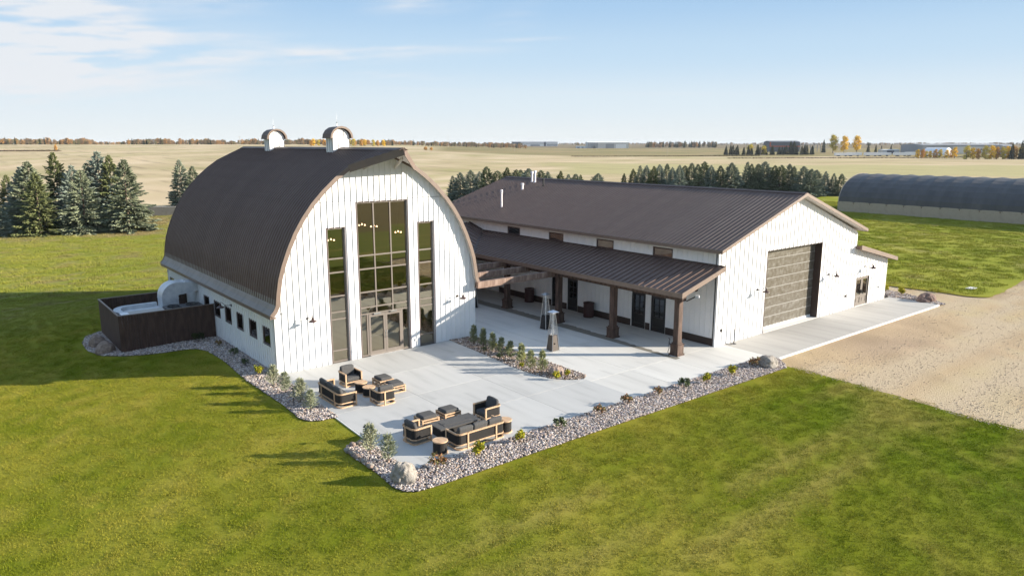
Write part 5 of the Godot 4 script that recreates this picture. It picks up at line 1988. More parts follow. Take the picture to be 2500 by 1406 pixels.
func build_plants() -> void:
	var pale := [juniper(201, Color(0.21, 0.22, 0.13), Color(0.4, 0.41, 0.28), 0.44), juniper(202, Color(0.18, 0.2, 0.12), Color(0.36, 0.38, 0.26), 0.4)]
	var dark := [juniper(203, Color(0.13, 0.15, 0.075), Color(0.27, 0.29, 0.16), 0.27), juniper(204, Color(0.19, 0.21, 0.09), Color(0.36, 0.37, 0.2), 0.29)]
	var spots := [
		[-0.85, 1.62, 1.05, 0, "pale feathery juniper in the left bed, hard by the barn's corner"], [-0.75, 2.75, 1.0, 1, "pale feathery juniper in the left bed, second from the barn's corner"],
		[-0.72, 4.4, 1.1, 0, "pale feathery juniper in the left bed behind the sofa back"], [-0.78, 5.6, 0.95, 1, "pale feathery juniper in the left bed, farthest from the barn"],
		[-0.9, 11.0, 1.15, 0, "taller pale juniper in the corner bed beside the armchair"], [-0.72, 12.0, 1.05, 1, "shorter pale juniper in the corner bed beside the jagged boulder"]]
	for a in spots:
		var t := thing("juniper_shrub", a[4], "shrub", Vector3(a[0], hgt(a[0], a[1]), a[1]), rng.randf() * TAU, "pale junipers in the gravel beds")
		obj("stem", pale[a[3]][0], M.bark, t)
		obj("foliage", pale[a[3]][1], M.leaf, t)
		t.scale = Vector3.ONE * a[2]
	var row := [[10.43, 1.74], [10.5, 2.53], [10.41, 3.48], [10.39, 4.26], [10.3, 5.13], [10.2, 6.15], [10.02, 7.1], [10.16, 7.8]]
	var ord := ["first evergreen in the row from the barn wall", "second evergreen in the row from the barn wall", "third evergreen in the row from the barn wall", "fourth evergreen in the row from the barn wall", "fifth evergreen in the row from the barn wall", "third evergreen in the row counted from the pale boulder", "second evergreen in the row counted from the pale boulder", "evergreen in the row standing next to the pale boulder"]
	for k in row.size():
		var v := 0 if k < 5 and k != 2 else 1
		var t := thing("evergreen_shrub", ord[k], "shrub", Vector3(row[k][0], 0, row[k][1]), rng.randf() * TAU, "evergreens in the courtyard bed")
		obj("stem", dark[v][0], M.bark, t)
		obj("foliage", dark[v][1], M.leaf, t)
		t.scale = Vector3(1.05, rng.randf_range(0.98, 1.15), 1.05)
	# small perennials in the beds
	var yel := perennial(211, [Color(0.36, 0.34, 0.03), Color(0.26, 0.28, 0.03), Color(0.42, 0.33, 0.04)], 12, 0.4)
	var rust := perennial(212, [Color(0.26, 0.13, 0.07), Color(0.2, 0.16, 0.08), Color(0.33, 0.17, 0.09), Color(0.14, 0.13, 0.05)], 9, 0.6)
	var grn := perennial(213, [Color(0.09, 0.11, 0.06), Color(0.14, 0.15, 0.09), Color(0.1, 0.13, 0.05)], 12, 0.6)
	var dkg := perennial(214, [Color(0.03, 0.04, 0.015), Color(0.05, 0.06, 0.02)], 14, 0.7)
	var kinds := {"y": [yel, "yellow leafed"], "r": [rust, "rust coloured"], "g": [grn, "grey green"], "d": [dkg, "dark green"]}
	var list := [
		[-0.56, -4.65, "g", 0.42, "low plant in the shaded bed below the middle of the barn's side windows"], [-0.72, -2.46, "g", 0.4, "low plant in the shaded bed below the last but one side window"], [-0.75, -0.5, "y", 0.5, "plant with pale flower heads beside the barn corner"], [-1.25, -8.6, "d", 0.55, "bush at the foot of the brown enclosure"], [-0.62, -6.9, "r", 0.4, "plant between enclosure and barn side wall"],
		[0.35, 13.5, "r", 0.55, "plant behind the jagged boulder in the front bed"], [2.05, 13.6, "y", 0.55, "plant behind the middle of the front sofa"], [3.95, 13.6, "y", 0.48, "plant behind the round table of the front sofa's end"], [6.05, 13.55, "g", 0.45, "plant first past the front sofa in the front bed"], [8.3, 13.55, "r", 0.5, "plant second past the front sofa in the front bed"], [10.1, 13.4, "r", 0.5, "plant at the joint between patio and courtyard"], [12.05, 13.5, "r", 0.45, "plant past the patio joint in the front bed"], [13.7, 13.6, "g", 0.5, "clump opposite the courtyard in the front bed"], [15.1, 13.8, "y", 0.5, "plant opposite the corner porch post"], [17.05, 13.85, "y", 0.48, "plant two along from the rounded grey boulder"], [19.05, 13.75, "r", 0.55, "plant next to the rounded grey boulder"],
		[10.0, 9.0, "y", 0.4, "plant before the small pale boulder"], [10.72, 9.0, "y", 0.34, "plant past the small pale boulder at the tip of the evergreen bed"], [10.9, 2.9, "y", 0.42, "plant behind the second evergreen"], [10.95, 4.2, "y", 0.42, "plant behind the third evergreen"], [10.6, 5.7, "y", 0.5, "plant between the fifth evergreen and the next"], [11.2, 1.6, "g", 0.34, "low plant against the barn wall in the evergreen bed"], [10.1, 3.1, "g", 0.3, "low plant at the patio edge of the evergreen bed"], [9.95, 4.7, "g", 0.32, "low plant halfway along the patio edge of the evergreen bed"], [9.85, 6.6, "y", 0.3, "low plant near the third evergreen from the pale boulder"],
		[43.0, 10.6, "y", 0.6, "plant beside the brown boulder past the concrete apron"], [43.35, 9.3, "y", 0.55, "plant at the hall end of the bed with the brown boulder"]]
	for a in list:
		var kd = kinds[a[2]]
		var t := thing("garden_plant", kd[1] + " " + a[4], "plant", Vector3(a[0], hgt(a[0], a[1]) + 0.01, a[1]), rng.randf() * TAU, "small plants in the beds")
		obj("stems", kd[0][0], M.bark, t)
		obj("leaves", kd[0][1], M.leaf, t)
		t.scale = Vector3.ONE * a[3]
	# path lights in the left bed
	var pl := ["short black path light between the first two pale junipers", "short black path light between second and third pale junipers", "short black path light at the lawn edge of the left bed", "short black path light beside the corner junipers"]
	var ps := [[-0.45, 2.2], [-0.4, 3.5], [-0.95, 4.2], [-0.55, 10.0]]
	for k in 4:
		var t := thing("path_light", pl[k], "light", Vector3(ps[k][0], 0.0, ps[k][1]), 0, "path lights")
		var b := Mb.new()
		b.tube([Vector3(0, -0.05, 0), Vector3(0, 0.62, 0)], 0.016, 6)
		obj("stake", b, M.black_metal, t)
		b = Mb.new()
		b.lathe([Vector2(0.02, 0.6), Vector2(0.09, 0.63), Vector2(0.085, 0.65), Vector2(0.03, 0.69), Vector2(0.0, 0.7)], 10)
		obj("cap", b, M.black_metal, t)

# ---------------------------------------------------------------- grass
func build_grass() -> void:
	var r := RandomNumberGenerator.new()
	r.seed = 7
	var cln := noise(77, 9.0, 2)
	var meshes := []
	for k in 4:
		var b := Mb.new()
		b.use_c = true
		for i in 330:
			var p := Vector3(r.randf_range(-0.34, 0.34), -0.012, r.randf_range(-0.34, 0.34))
			var a := r.randf() * TAU
			var h := r.randf_range(0.022, 0.05)
			var w := Vector3(cos(a), 0, sin(a)) * r.randf_range(0.004, 0.008)
			var tip := p + Vector3(r.randfn() * 0.016, h, r.randfn() * 0.016)
			var cn := cln.get_noise_3d(p.x, k * 3.0, p.z)
			var q := r.randf_range(0.75, 1.25) * clampf(1.0 + cn * 1.5, 0.4, 1.7)
			tip.y += 0.02 * cn
			b.col = Color(q * r.randf_range(0.95, 1.1), q, q * r.randf_range(0.8, 1.2))
			b.tri(p - w, p + w, tip, Vector3.UP.cross(w) + Vector3(0, 0.3, 0))
		meshes.append(b.mesh())
	var keep := [P_PATIO, P_BED_LEFT, P_BED_FRONT, P_BED_MID]
	var xf := [[], [], [], []]
	var cl := [[], [], [], []]
	var st := 0.44
	var x := -34.0
	while x < 20.8:
		var z := -32.0
		while z < 33.0:
			z += st
			var p := Vector2(x + r.randf_range(-0.2, 0.2), z + r.randf_range(-0.2, 0.2))
			if p.x > -0.4 and p.x < 20.5 and p.y < 14.4 and p.y > -21:
				if not (p.x < 0.0 and p.y > 6.8 and p.y < 9.9):
					continue
			if p.x > 20.62:
				continue
			# what the camera could see, with room to step aside
			var d := p - Q
			var f := d.dot(FWD)
			if f < 8.0 or absf(d.dot(RGT)) > f * 0.8 + 7.0:
				continue
			var skip := false
			for q in keep:
				for o in [Vector2(0.25, 0), Vector2(-0.25, 0), Vector2(0, 0.25), Vector2(0, -0.25), Vector2.ZERO]:
					if Geometry2D.is_point_in_polygon(p + o, q):
						skip = true
						break
				if skip:
					break
			if skip:
				continue
			var k := r.randi() % 4
			var s := r.randf_range(0.85, 1.2)
			xf[k].append(Transform3D(Basis(Vector3.UP, r.randf() * TAU).scaled(Vector3(1, s, 1)), Vector3(p.x, hgt(p.x, p.y) - 0.03, p.y)))
			var c := lawn_all(p.x, p.y)
			cl[k].append(Color(c.r * 1.15, c.g * 1.15, c.b * 1.1))
		x += st
	var root := Node3D.new()
	root.name = "lawn_grass"
	add_child(root)
	tag(root, "short mown grass covering the lawn around barn and patio", "grass")
	root.set_meta("kind", "stuff")
	for k in 4:
		multi("grass_blades", meshes[k], M.blade, xf[k], cl[k], root)
	print("grass patches ", xf[0].size() * 4)
	# rough tufts on the meadow
	var mb := Mb.new()
	mb.use_c = true
	for i in 60:
		var a := r.randf() * TAU
		var p := Vector3(r.randfn() * 0.25, -0.02, r.randfn() * 0.25)
		var w := Vector3(cos(a), 0, sin(a)) * r.randf_range(0.012, 0.025)
		var q := r.randf_range(0.85, 1.4)
		mb.col = Color(q, q, q * r.randf_range(0.7, 1.2))
		mb.tri(p - w, p + w, p + Vector3(r.randfn() * 0.05, r.randf_range(0.06, 0.16), r.randfn() * 0.05), Vector3.UP.cross(w) + Vector3(0, 0.3, 0))
	var mx := []
	var mc := []
	for i in 60000:
		var p := Vector2(r.randf_range(-30, 125), r.randf_range(-96, 14))
		if not (Geometry2D.is_point_in_polygon(p, P_MEADOW) or (p.y < -30 and Geometry2D.is_point_in_polygon(p, P_LAWN))):
			continue
		var d := p - Q
		if absf(d.dot(RGT)) > d.dot(FWD) * 0.78 + 5.0:
			continue
		var dens := 0.35 + n_fine.get_noise_2d(p.x * 0.7, p.y * 0.7)
		if r.randf() > clampf(dens + 0.35, 0.15, 1.0):
			continue
		var c := meadow_col(p.x, p.y)
		mx.append(Transform3D(Basis(Vector3.UP, r.randf() * TAU).scaled(Vector3.ONE * r.randf_range(0.7, 1.4)), Vector3(p.x, hgt(p.x, p.y) - 0.03, p.y)))
		mc.append(c)
	var ro := multi("meadow_grass", mb.mesh(), M.blade, mx, mc, self)
	tag(ro, "rough tufted grass on the meadow behind barn and hall", "grass")
	print("tufts ", mx.size())

# loose stones lying on the gravel yard and along its edges
func build_loose_gravel() -> void:
	var r := RandomNumberGenerator.new()
	r.seed = 91
	var xf := []
	var cl := []
	for i in 26000:
		var p := Vector2(20.3 + 38.0 * pow(r.randf(), 1.4), r.randf_range(10.5, 27.0))
		if not Geometry2D.is_point_in_polygon(p, P_GRAVEL) and not (p.x < 20.9 and p.y > 15.2):
			continue
		if r.randf() > 0.55 + n_patch.get_noise_2d(p.x * 0.3, p.y * 2.0) * 1.2:
			continue
		var s := 0.012 + 0.026 * pow(r.randf(), 3.0)
		xf.append(Transform3D(Basis.from_euler(Vector3(r.randf(), r.randf() * TAU, r.randf())).scaled(Vector3(s, s * 0.7, s)), Vector3(p.x, hgt(p.x, p.y) + (-0.1 if p.x > 20.75 else -0.03) + s * 0.3, p.y)))
		var q := r.randf_range(0.75, 1.25)
		cl.append(Color(0.46 * q, 0.375 * q, 0.285 * q))
	var o := multi("loose_gravel", rock(55, 0, 0.4, Vector3(1.1, 0.8, 0.9)).mesh(), M.stone, xf, cl, self)
	tag(o, "loose tan stones scattered over the gravel yard", "gravel")

# ---------------------------------------------------------------- far things
func crown_tree(seed_: int, cols: Array, lean := 0.0) -> Array:
	# an autumn tree of height 1
	var r := RandomNumberGenerator.new()
	r.seed = seed_
	var t := Mb.new()
	t.tube([Vector3(0, -0.02, 0), Vector3(0.01, 0.3, 0), Vector3(0.0, 0.75, 0.01)], 0.02, 5, 0.006)
	for k in 6:
		var a := TAU * k / 6.0
		t.tube([Vector3(0, 0.25 + 0.07 * k, 0), Vector3(cos(a) * 0.16, 0.45 + 0.06 * k, sin(a) * 0.16)], 0.009, 4, 0.003)
	var b := Mb.new()
	b.use_c = true
	for k in 26:
		var y := 0.2 + 0.72 * (k / 25.0)
		var w := 0.24 * sin(clampf((y - 0.08) / 0.95, 0, 1) * PI * 0.85 + 0.35)
		var a := r.randf() * TAU
		leafy(b, r, Vector3(cos(a) * w * 0.62 + lean * y, y, sin(a) * w * 0.62), Vector3(0.12, 0.09, 0.12) * r.randf_range(0.7, 1.15), 60, 0.03, cols)
	return [t.mesh(), b.mesh()]

func far_box(b: Mb, w: float, h: float, d: float, y0 := 0.0, x := 0.0, z := 0.0) -> void:
	b.bb(Vector3(x - w / 2, y0, z - d / 2), Vector3(x + w / 2, y0 + h, z + d / 2))

func far_shed(called: String, label: String, at: Vector3, turn: float, w: float, h: float, d: float, m: Material, m2: Material, openings: Array) -> Node3D:
	var y := hgt(at.x, at.z)
	var t := thing(called, label, "building", Vector3(at.x, y - 0.3, at.z), turn, "industrial buildings on the horizon")
	var b := Mb.new()
	far_box(b, w, h, d)
	obj("wall", b, m, t)
	b = Mb.new()
	b.ext(PackedVector2Array([Vector2(-d / 2 - 0.3, h), Vector2(0, h + h * 0.12), Vector2(d / 2 + 0.3, h)]), Transform3D(Basis(Vector3(0, 0, -1), Vector3(0, 1, 0), Vector3(1, 0, 0)), Vector3.ZERO), -w / 2, w / 2)
	obj("roof", b, m2, t)
	for o in openings:
		b = Mb.new()
		b.bb(Vector3(o[0], o[1], d / 2), Vector3(o[2], o[3], d / 2 + 0.15))
		obj(o[5], b, M[o[4]], t)
	return t

func build_far() -> void:
	# dark fabric shed on the right
	var q := thing("fabric_shed", "long dark arched fabric shed on a beige sheet-metal base wall", "shed", Vector3(106, 0, 0))
	var z0 := -26.7
	var z1 := 26.0
	var wid := 15.0
	var b := Mb.new()
	for i in 20:
		b = Mb.new()
		var za := z0 + i * 2.63
		b.bb(Vector3(0, -0.3, za + 0.01), Vector3(0.12, 1.6, za + 2.62))
		for k in 9:
			b.bb(Vector3(-0.025, -0.3, za + 0.05 + k * 0.29), Vector3(0.0, 1.58, za + 0.11 + k * 0.29))
		obj("base_panel", b, M.beige, q)
		b = Mb.new()
		b.bb(Vector3(-0.06, 1.32, za - 0.06), Vector3(0.02, 1.5, za + 0.06))
		obj("tie_bracket", b, M.dirt, q)
	var prof := []
	for k in 17:
		var a := PI * k / 16.0
		prof.append(Vector2(wid / 2 - cos(a) * (wid / 2 + 0.05), 1.55 + sin(a) * 4.5))
	for i in 20:
		# each bay of fabric sags a little between its arches
		b = Mb.new()
		var za := z0 + i * 2.63
		for k in prof.size() - 1:
			for s in 4:
				var c := []
				for e in [[k, s], [k, s + 1], [k + 1, s + 1], [k + 1, s]]:
					var f: float = e[1] / 4.0
					var sag := 0.16 * sin(f * PI)
					var p: Vector2 = prof[e[0]]
					var o := (p - Vector2(wid / 2, 1.0)).normalized()
					c.append(Vector3(p.x - o.x * sag, p.y - o.y * sag, za + f * 2.63))
				b.quad(c[0], c[1], c[2], c[3], c[0] - Vector3(wid / 2, 1, c[0].z))
		obj("fabric_bay", b, M.tarp, q)
	b = Mb.new()
	var en := PackedVector2Array(prof)
	en.append(Vector2(wid, -0.3))
	en.insert(0, Vector2(0, -0.3))
	b.ext(en, Transform3D(Basis(), Vector3(0, 0, z0)), -0.0, 0.12)
	obj("end_wall", b, M.beige, q)
	b = Mb.new()
	b.ext(en, Transform3D(Basis(), Vector3(0, 0, z1)), -0.12, 0.0)
	obj("end_wall", b, M.beige, q)
	b = Mb.new()
	b.bb(Vector3(wid - 0.12, -0.3, z0 + 0.13), Vector3(wid, 1.6, z1 - 0.13))
	obj("base_wall", b, M.beige, q)
	# low block wall at the field edge, left
	var bw := thing("block_wall", "low wall of stacked tan concrete blocks behind the spruces", "wall", Vector3(15.0, hgt(17, -94), -95.5), -0.62)
	for row in 2:
		for i in 9:
			b = Mb.new()
			b.bb(Vector3(i * 0.92 + row * 0.45, row * 0.72, -0.4), Vector3(i * 0.92 + row * 0.45 + 0.89, row * 0.72 + 0.7, 0.4))
			obj("block", b, M.block, bw)
	b = Mb.new()
	b.bb(Vector3(49.5, hgt(49.9, 12.9) - 0.03, 12.6), Vector3(50.4, hgt(49.9, 12.9) + 0.03, 13.1))
	var pad := obj("access_cover", b, M.slab_edge)
	tag(pad, "small pale concrete access cover in the meadow beside the gravel yard", "cover")
	# industrial buildings
	var ft := atan2(-FWD.x, -FWD.y)
	far_shed("hangar", "long white hangar with dark grey ends on the horizon beyond the field", Vector3(934, 0, -1068), ft, 90, 8.2, 40, M.white_clad, M.grey_clad, [[-45, 0.3, -27, 8.0, "slate_clad", "dark_bay"], [18, 0.3, 22, 8.0, "slate_clad", "dark_bay"], [-26, 5.2, 44, 6.2, "grey_clad", "window_band"], [-8, 0.3, 10, 3.2, "grey_clad", "door"], [24, 1.0, 44, 3.4, "grey_clad", "door"]])
	far_shed("hangar", "pale grey and white hangar with a sliding door front beyond the field", Vector3(838, 0, -780), ft, 64, 9.2, 34, M.pale_clad, M.white_clad, [[-32, 0.3, -16, 8.8, "grey_clad", "dark_bay"], [-24, 0.3, -20, 4.0, "white_clad", "door"], [-4, 0.3, 9, 7.0, "grey_clad", "dark_bay"], [12, 0.3, 28, 6.5, "white_clad", "door"]])
	far_shed("white_hut", "small white hut beside the pale hangar", Vector3(803, 0, -803), ft, 15.5, 3.0, 8, M.white_clad, M.white_clad, [[-6, 0.3, -2, 2.2, "grey_clad", "door"], [1, 0.3, 4, 2.2, "grey_clad", "door"]])
	var rb := far_shed("mill_building", "dark slate building with orange bands and a gantry behind the conifers", Vector3(745, 0, -421), ft, 34, 11.0, 20, M.slate_clad, M.slate_clad, [[-17, 5.6, 17, 6.8, "orange_clad", "band"], [-17, 5.6, -15.4, 10.9, "orange_clad", "band"]])
	b = Mb.new()
	b.bar(Vector3(17, 8.4, 9), Vector3(45, 8.6, 9), 0.8, 0.5)
	for k in 8:
		b.bb(Vector3(18 + k * 3.7, 0, 8.8), Vector3(18.5 + k * 3.7, 8.4, 9.3))
	obj("gantry", b, M.grey_clad, rb)
	far_shed("warehouse", "wide grey flat warehouse beyond the yellow bushes", Vector3(766, 0, -252), ft, 80, 8.4, 40, M.grey_clad, M.grey_clad, [[-12, 0.3, 40, 6.8, "pale_clad", "pale_front"], [-38, 0.3, -26, 4.5, "slate_clad", "door"], [6, 3.6, 8, 4.8, "slate_clad", "window"], [10, 3.6, 12, 4.8, "slate_clad", "window"], [14, 3.6, 16, 4.8, "slate_clad", "window"], [18, 3.6, 20, 4.8, "slate_clad", "window"]])
	far_shed("box_building", "small dark box building in front of the far right conifers", Vector3(690, 0, -185), ft, 9, 8.5, 9, M.grey_clad, M.grey_clad, [])
	far_shed("white_hut", "low white shed with a dark doorway left of the grey warehouse", Vector3(732, 0, -297), ft, 17, 3.8, 9, M.pale_clad, M.white_clad, [[-4, 0.3, 3, 3.0, "slate_clad", "door"]])
	var hq := thing("white_quonset", "white arched tent in front of the grey warehouse", "tent", Vector3(700, hgt(700, -240), -240), ft + 0.7)
	b = Mb.new()
	var ar := PackedVector2Array()
	for k in 13:
		ar.append(Vector2(cos(PI * k / 12.0) * 8.0, sin(PI * k / 12.0) * 6.2))
	b.ext(ar, Transform3D(), -9, 9)
	obj("shell", b, M.white_clad, hq)
	b = Mb.new()
	var ar2 := PackedVector2Array()
	for p in ar:
		ar2.append(p * 0.94)
	b.ext(ar2, Transform3D(), 9.0, 9.2)
	obj("front", b, M.pale_clad, hq)
	# long low pale trailers parked in a row
	for k in 7:
		var u := (k - 3) * 12.4
		var p := Vector2(620, -249) + RGT * u + FWD * (k % 2) * 5.0
		var t := thing("trailer", "long low white trailer parked in the row before the grey warehouse", "trailer", Vector3(p.x, hgt(p.x, p.y), p.y), ft, "white trailers parked in a row")
		b = Mb.new()
		b.bb(Vector3(-6.15, 0.8, -1.3), Vector3(6.15, 3.0 + 0.15 * (k % 3), 1.3))
		obj("body", b, M.white_clad, t)
		for x in [-3.6, -2.4, 3.2]:
			b = Mb.new()
			b.tube([Vector3(x, 0.45, -1.0), Vector3(x, 0.45, 1.0)], 0.5, 8)
			obj("axle", b, M.black_metal, t)
	# autumn poplars and bushes
	var gold := crown_tree(301, [Color(0.78, 0.5, 0.03), Color(0.66, 0.48, 0.05), Color(0.85, 0.6, 0.1)])
	var lime := crown_tree(302, [Color(0.58, 0.5, 0.1), Color(0.48, 0.42, 0.1), Color(0.7, 0.52, 0.09)])
	var orange := crown_tree(303, [Color(0.55, 0.29, 0.06), Color(0.45, 0.26, 0.08), Color(0.62, 0.36, 0.08)])
	var brown := crown_tree(304, [Color(0.29, 0.215, 0.145), Color(0.34, 0.235, 0.135), Color(0.22, 0.185, 0.13)])
	for a in [[699.6, -336.9, 18.4, lime, "pale yellow poplar, leftmost of three tall ones past the mill"], [705.7, -328.9, 17.2, gold, "golden poplar in the middle of three past the mill building"], [732.1, -329.0, 17.6, gold, "golden poplar standing apart beside the far conifers"], [591.1, -186.0, 8.4, gold, "bright yellow slim tree beside the white arched tent"]]:
		var t := thing("poplar_tree", a[4], "tree", Vector3(a[0], hgt(a[0], a[1]), a[1]), rng.randf() * TAU, "autumn poplars by the industrial yard")
		obj("trunk", a[3][0], M.bark, t)
		obj("crown", a[3][1], M.leaf, t)
		t.scale = Vector3(a[2] * 1.05, a[2], a[2] * 1.05)
	for k in 18:
		var grp := 0 if k < 8 else 1
		var u := -14.0 + k * 3.8 if grp == 0 else -19.0 + (k - 8) * 4.2
		var c := Vector2(592.9, -200.6) if grp == 0 else Vector2(588, -159)
		var p := c + RGT * u + FWD * rng.randf_range(-2, 2)
		var h := rng.randf_range(5.4, 6.8) if grp == 0 else rng.randf_range(7.0, 10.0)
		var src: Array = [gold, orange, lime][k % 3]
		var t := thing("yellow_bush", ["golden", "orange", "lime yellow"][k % 3] + (" autumn bush in the hedge before the grey warehouse" if grp == 0 else " autumn bush in the hedge right of the parked yard"), "bush", Vector3(p.x, hgt(p.x, p.y) - h * 0.15, p.y), rng.randf() * TAU, "autumn bushes along the yard")
		obj("stem", src[0], M.bark, t)
		obj("crown", src[1], M.leaf, t)
		t.scale = Vector3(h * 1.2, h * 1.15, h * 1.2)
	# conifers before the mill
	var sp := [spruce(105, 0.24, Color(0.035, 0.045, 0.025), Color(0.07, 0.08, 0.045), 0.1), spruce(106, 0.3, Color(0.045, 0.055, 0.028), Color(0.085, 0.09, 0.05), 0.1)]
	for k in 34:
		var u := -34.0 + k * 2.55
		var p := Vector2(598, -352) + RGT * u + FWD * rng.randf_range(-6, 10)
		var h := rng.randf_range(6.5, 10.0)
		if k in [24, 25]:
			h = 13.0
		var t := thing("conifer", "dark conifer in the planted belt before the mill building", "tree", Vector3(p.x, hgt(p.x, p.y) - 0.2, p.y), rng.randf() * TAU, "conifers before the mill")
		obj("trunk", sp[k % 2][0], M.bark, t)
		obj("crown", sp[k % 2][1], M.leaf, t)
		t.scale = Vector3(h, h, h)
	for a in [[731.6, -364.1, 14.0], [742, -322, 11.0], [750, -318, 8.5], [758, -316, 8.0], [766, -310, 8.5], [594, -150, 12.0], [600, -146, 13.5], [604, -141, 11.5], [598, -138, 13.0], [606, -132, 12.5]]:
		var t := thing("conifer", "tall dark conifer beside the golden poplars" if a[0] > 650 else "tall dark conifer past the end of the yellow hedge", "tree", Vector3(a[0], hgt(a[0], a[1]) - 0.2, a[1]), rng.randf() * TAU, "tall far conifers")
		obj("trunk", sp[0][0], M.bark, t)
		obj("crown", sp[0][1], M.leaf, t)
		t.scale = Vector3(a[2] * 0.8, a[2], a[2] * 0.8)
	for a in [[592.0, -361.0, 9.8, lime], [600, -352, 8.5, lime]]:
		var t := thing("willow_tree", "rounded yellow green tree among the dark conifers before the mill", "tree", Vector3(a[0], hgt(a[0], a[1]) - 1.0, a[1]), rng.randf() * TAU, "round trees before the mill")
		obj("trunk", a[3][0], M.bark, t)
		obj("crown", a[3][1], M.leaf, t)
		t.scale = Vector3(a[2] * 1.5, a[2] * 1.1, a[2] * 1.5)
	# single bush and scrub strip out in the left field
	for a in [[60.0, -545.6, 5.0, "lone rust coloured bush at the end of the scrub strip in the field"], [342.7, -529.9, 3.6, "orange scrub clump in the field beyond the barn ridge"], [347.0, -527.0, 3.2, "lower orange scrub clump in the field beyond the barn ridge"]]:
		var t := thing("field_bush", a[3], "bush", Vector3(a[0], hgt(a[0], a[1]) - a[2] * 0.12, a[1]), 0.4)
		obj("stem", orange[0], M.bark, t)
		obj("crown", orange[1], M.leaf, t)
		t.scale = Vector3(a[2] * (0.9 if a[0] < 100 else 2.6), a[2], a[2] * (0.9 if a[0] < 100 else 2.0))
	# groves behind the barn ridge
	for k in 17:
		var u := 292.0 + k * 5.2 if k < 10 else 350.0 + (k - 13) * 7.0
		var p := Vector2(u, -663 + rng.randf_range(-5, 5) + (k * 0.4))
		var src: Array = [orange, gold, lime][k % 3]
		var h := rng.randf_range(6.5, 8.5)
		var t := thing("grove_tree", ["orange", "golden", "lime"][k % 3] + " autumn tree in the grove behind the barn's cupolas", "tree", Vector3(p.x, hgt(p.x, p.y) - 0.8, p.y), rng.randf() * TAU, "grove behind the barn")
		obj("trunk", src[0], M.bark, t)
		obj("crown", src[1], M.leaf, t)
		t.scale = Vector3(h * 1.25, h, h * 1.25)
	# woods along the horizon
	var xf := [[], []]
	var cl := [[], []]
	var r := RandomNumberGenerator.new()
	r.seed = 12
	for i in 4600:
		var phi := r.randf_range(-0.95, 0.8)
		var left := phi < 0.02
		if not left and (r.randf() < 0.5):
			continue
		var dist := r.randf_range(860, 1050) if left else r.randf_range(1900, 3200)
		if phi > -0.16 and phi < 0.02:
			dist = r.randf_range(1000, 1500)
		if phi > 0.18 and phi < 0.27:
			dist = r.randf_range(1250, 1500)
		var p := Q + (FWD * cos(phi) + RGT * sin(phi)) * dist
		var h := r.randf_range(4.5, 9.0) * (0.8 + 0.35 * n_patch.get_noise_1d(phi * 400.0))
		if n_patch.get_noise_1d(phi * 90.0) < -0.28:
			h *= 0.55
		var con := r.randf() < 0.2
		if phi > 0.18 and phi < 0.27:
			con = r.randf() < 0.6
			h = r.randf_range(7, 11)
		var k := 1 if con else 0
		xf[k].append(Transform3D(Basis(Vector3.UP, r.randf() * TAU).scaled(Vector3(h * (0.8 if con else 1.3), h * (1.15 if con else 1.0), h * (0.8 if con else 1.3))), Vector3(p.x, hgt(p.x, p.y) - h * 0.1, p.y)))
		var c: Color = [Color(1, 1, 1), Color(0.8, 0.8, 0.8), Color(1.25, 1.15, 1.0), Color(1.5, 1.2, 0.8), Color(0.8, 0.95, 0.8), Color(1.1, 1.0, 0.95)][r.randi() % 5]
		cl[k].append(c if not con else Color(1, 1, 1))
	var wood := Node3D.new()
	wood.name = "horizon_woods"
	add_child(wood)
	wood.set_meta("kind", "stuff")
	tag(wood, "brown and orange autumn woods lining the horizon beyond the field", "woods")
	multi("tree_crowns", brown[1], M.leaf, xf[0], cl[0], wood)
	multi("conifer_crowns", sp[0][1], M.leaf, xf[1], cl[1], wood)
	# poles
	for a in [[215, -640, 10], [315, -640, 13], [428, -620, 14], [470, -560, 9], [520, -400, 9], [640, -300, 9], [585, -345, 9]]:
		var t := thing("utility_pole", "thin wooden utility pole far out in the fields", "pole", Vector3(a[0], hgt(a[0], a[1]) - 0.3, a[1]), 0, "utility poles in the fields")
		b = Mb.new()
		b.tube([Vector3.ZERO, Vector3(0, a[2], 0)], 0.16, 5, 0.1)
		obj("pole", b, M.block, t)
		b = Mb.new()
		b.bar(Vector3(-1.0, a[2] - 0.7, 0), Vector3(1.0, a[2] - 0.7, 0), 0.12, 0.12)
		obj("crossarm", b, M.block, t)
	# dark scrub strips between the fields
	for s in [[Vector2(10, -548), Vector2(62, -545), 1.2], [Vector2(470, -300), Vector2(640, -170), 1.0], [Vector2(420, -420), Vector2(560, -330), 0.8]]:
		b = Mb.new()
		b.use_c = true
		r.seed = int(s[0].x)
		var n := 300
		for i in n:
			var p: Vector2 = (s[0] as Vector2).lerp(s[1], (i + r.randf()) / n)
			leafy(b, r, Vector3(p.x, hgt(p.x, p.y) + 0.3, p.y), Vector3(1.3, 0.4 * s[2], 1.3), 10, 0.35, [Color(0.12, 0.085, 0.06), Color(0.17, 0.12, 0.07), Color(0.1, 0.08, 0.06)])
		var o := obj("scrub_strip", b, M.leaf)
		o.set_meta("kind", "stuff")
		tag(o, "low dark scrub along a boundary between the far fields", "scrub")

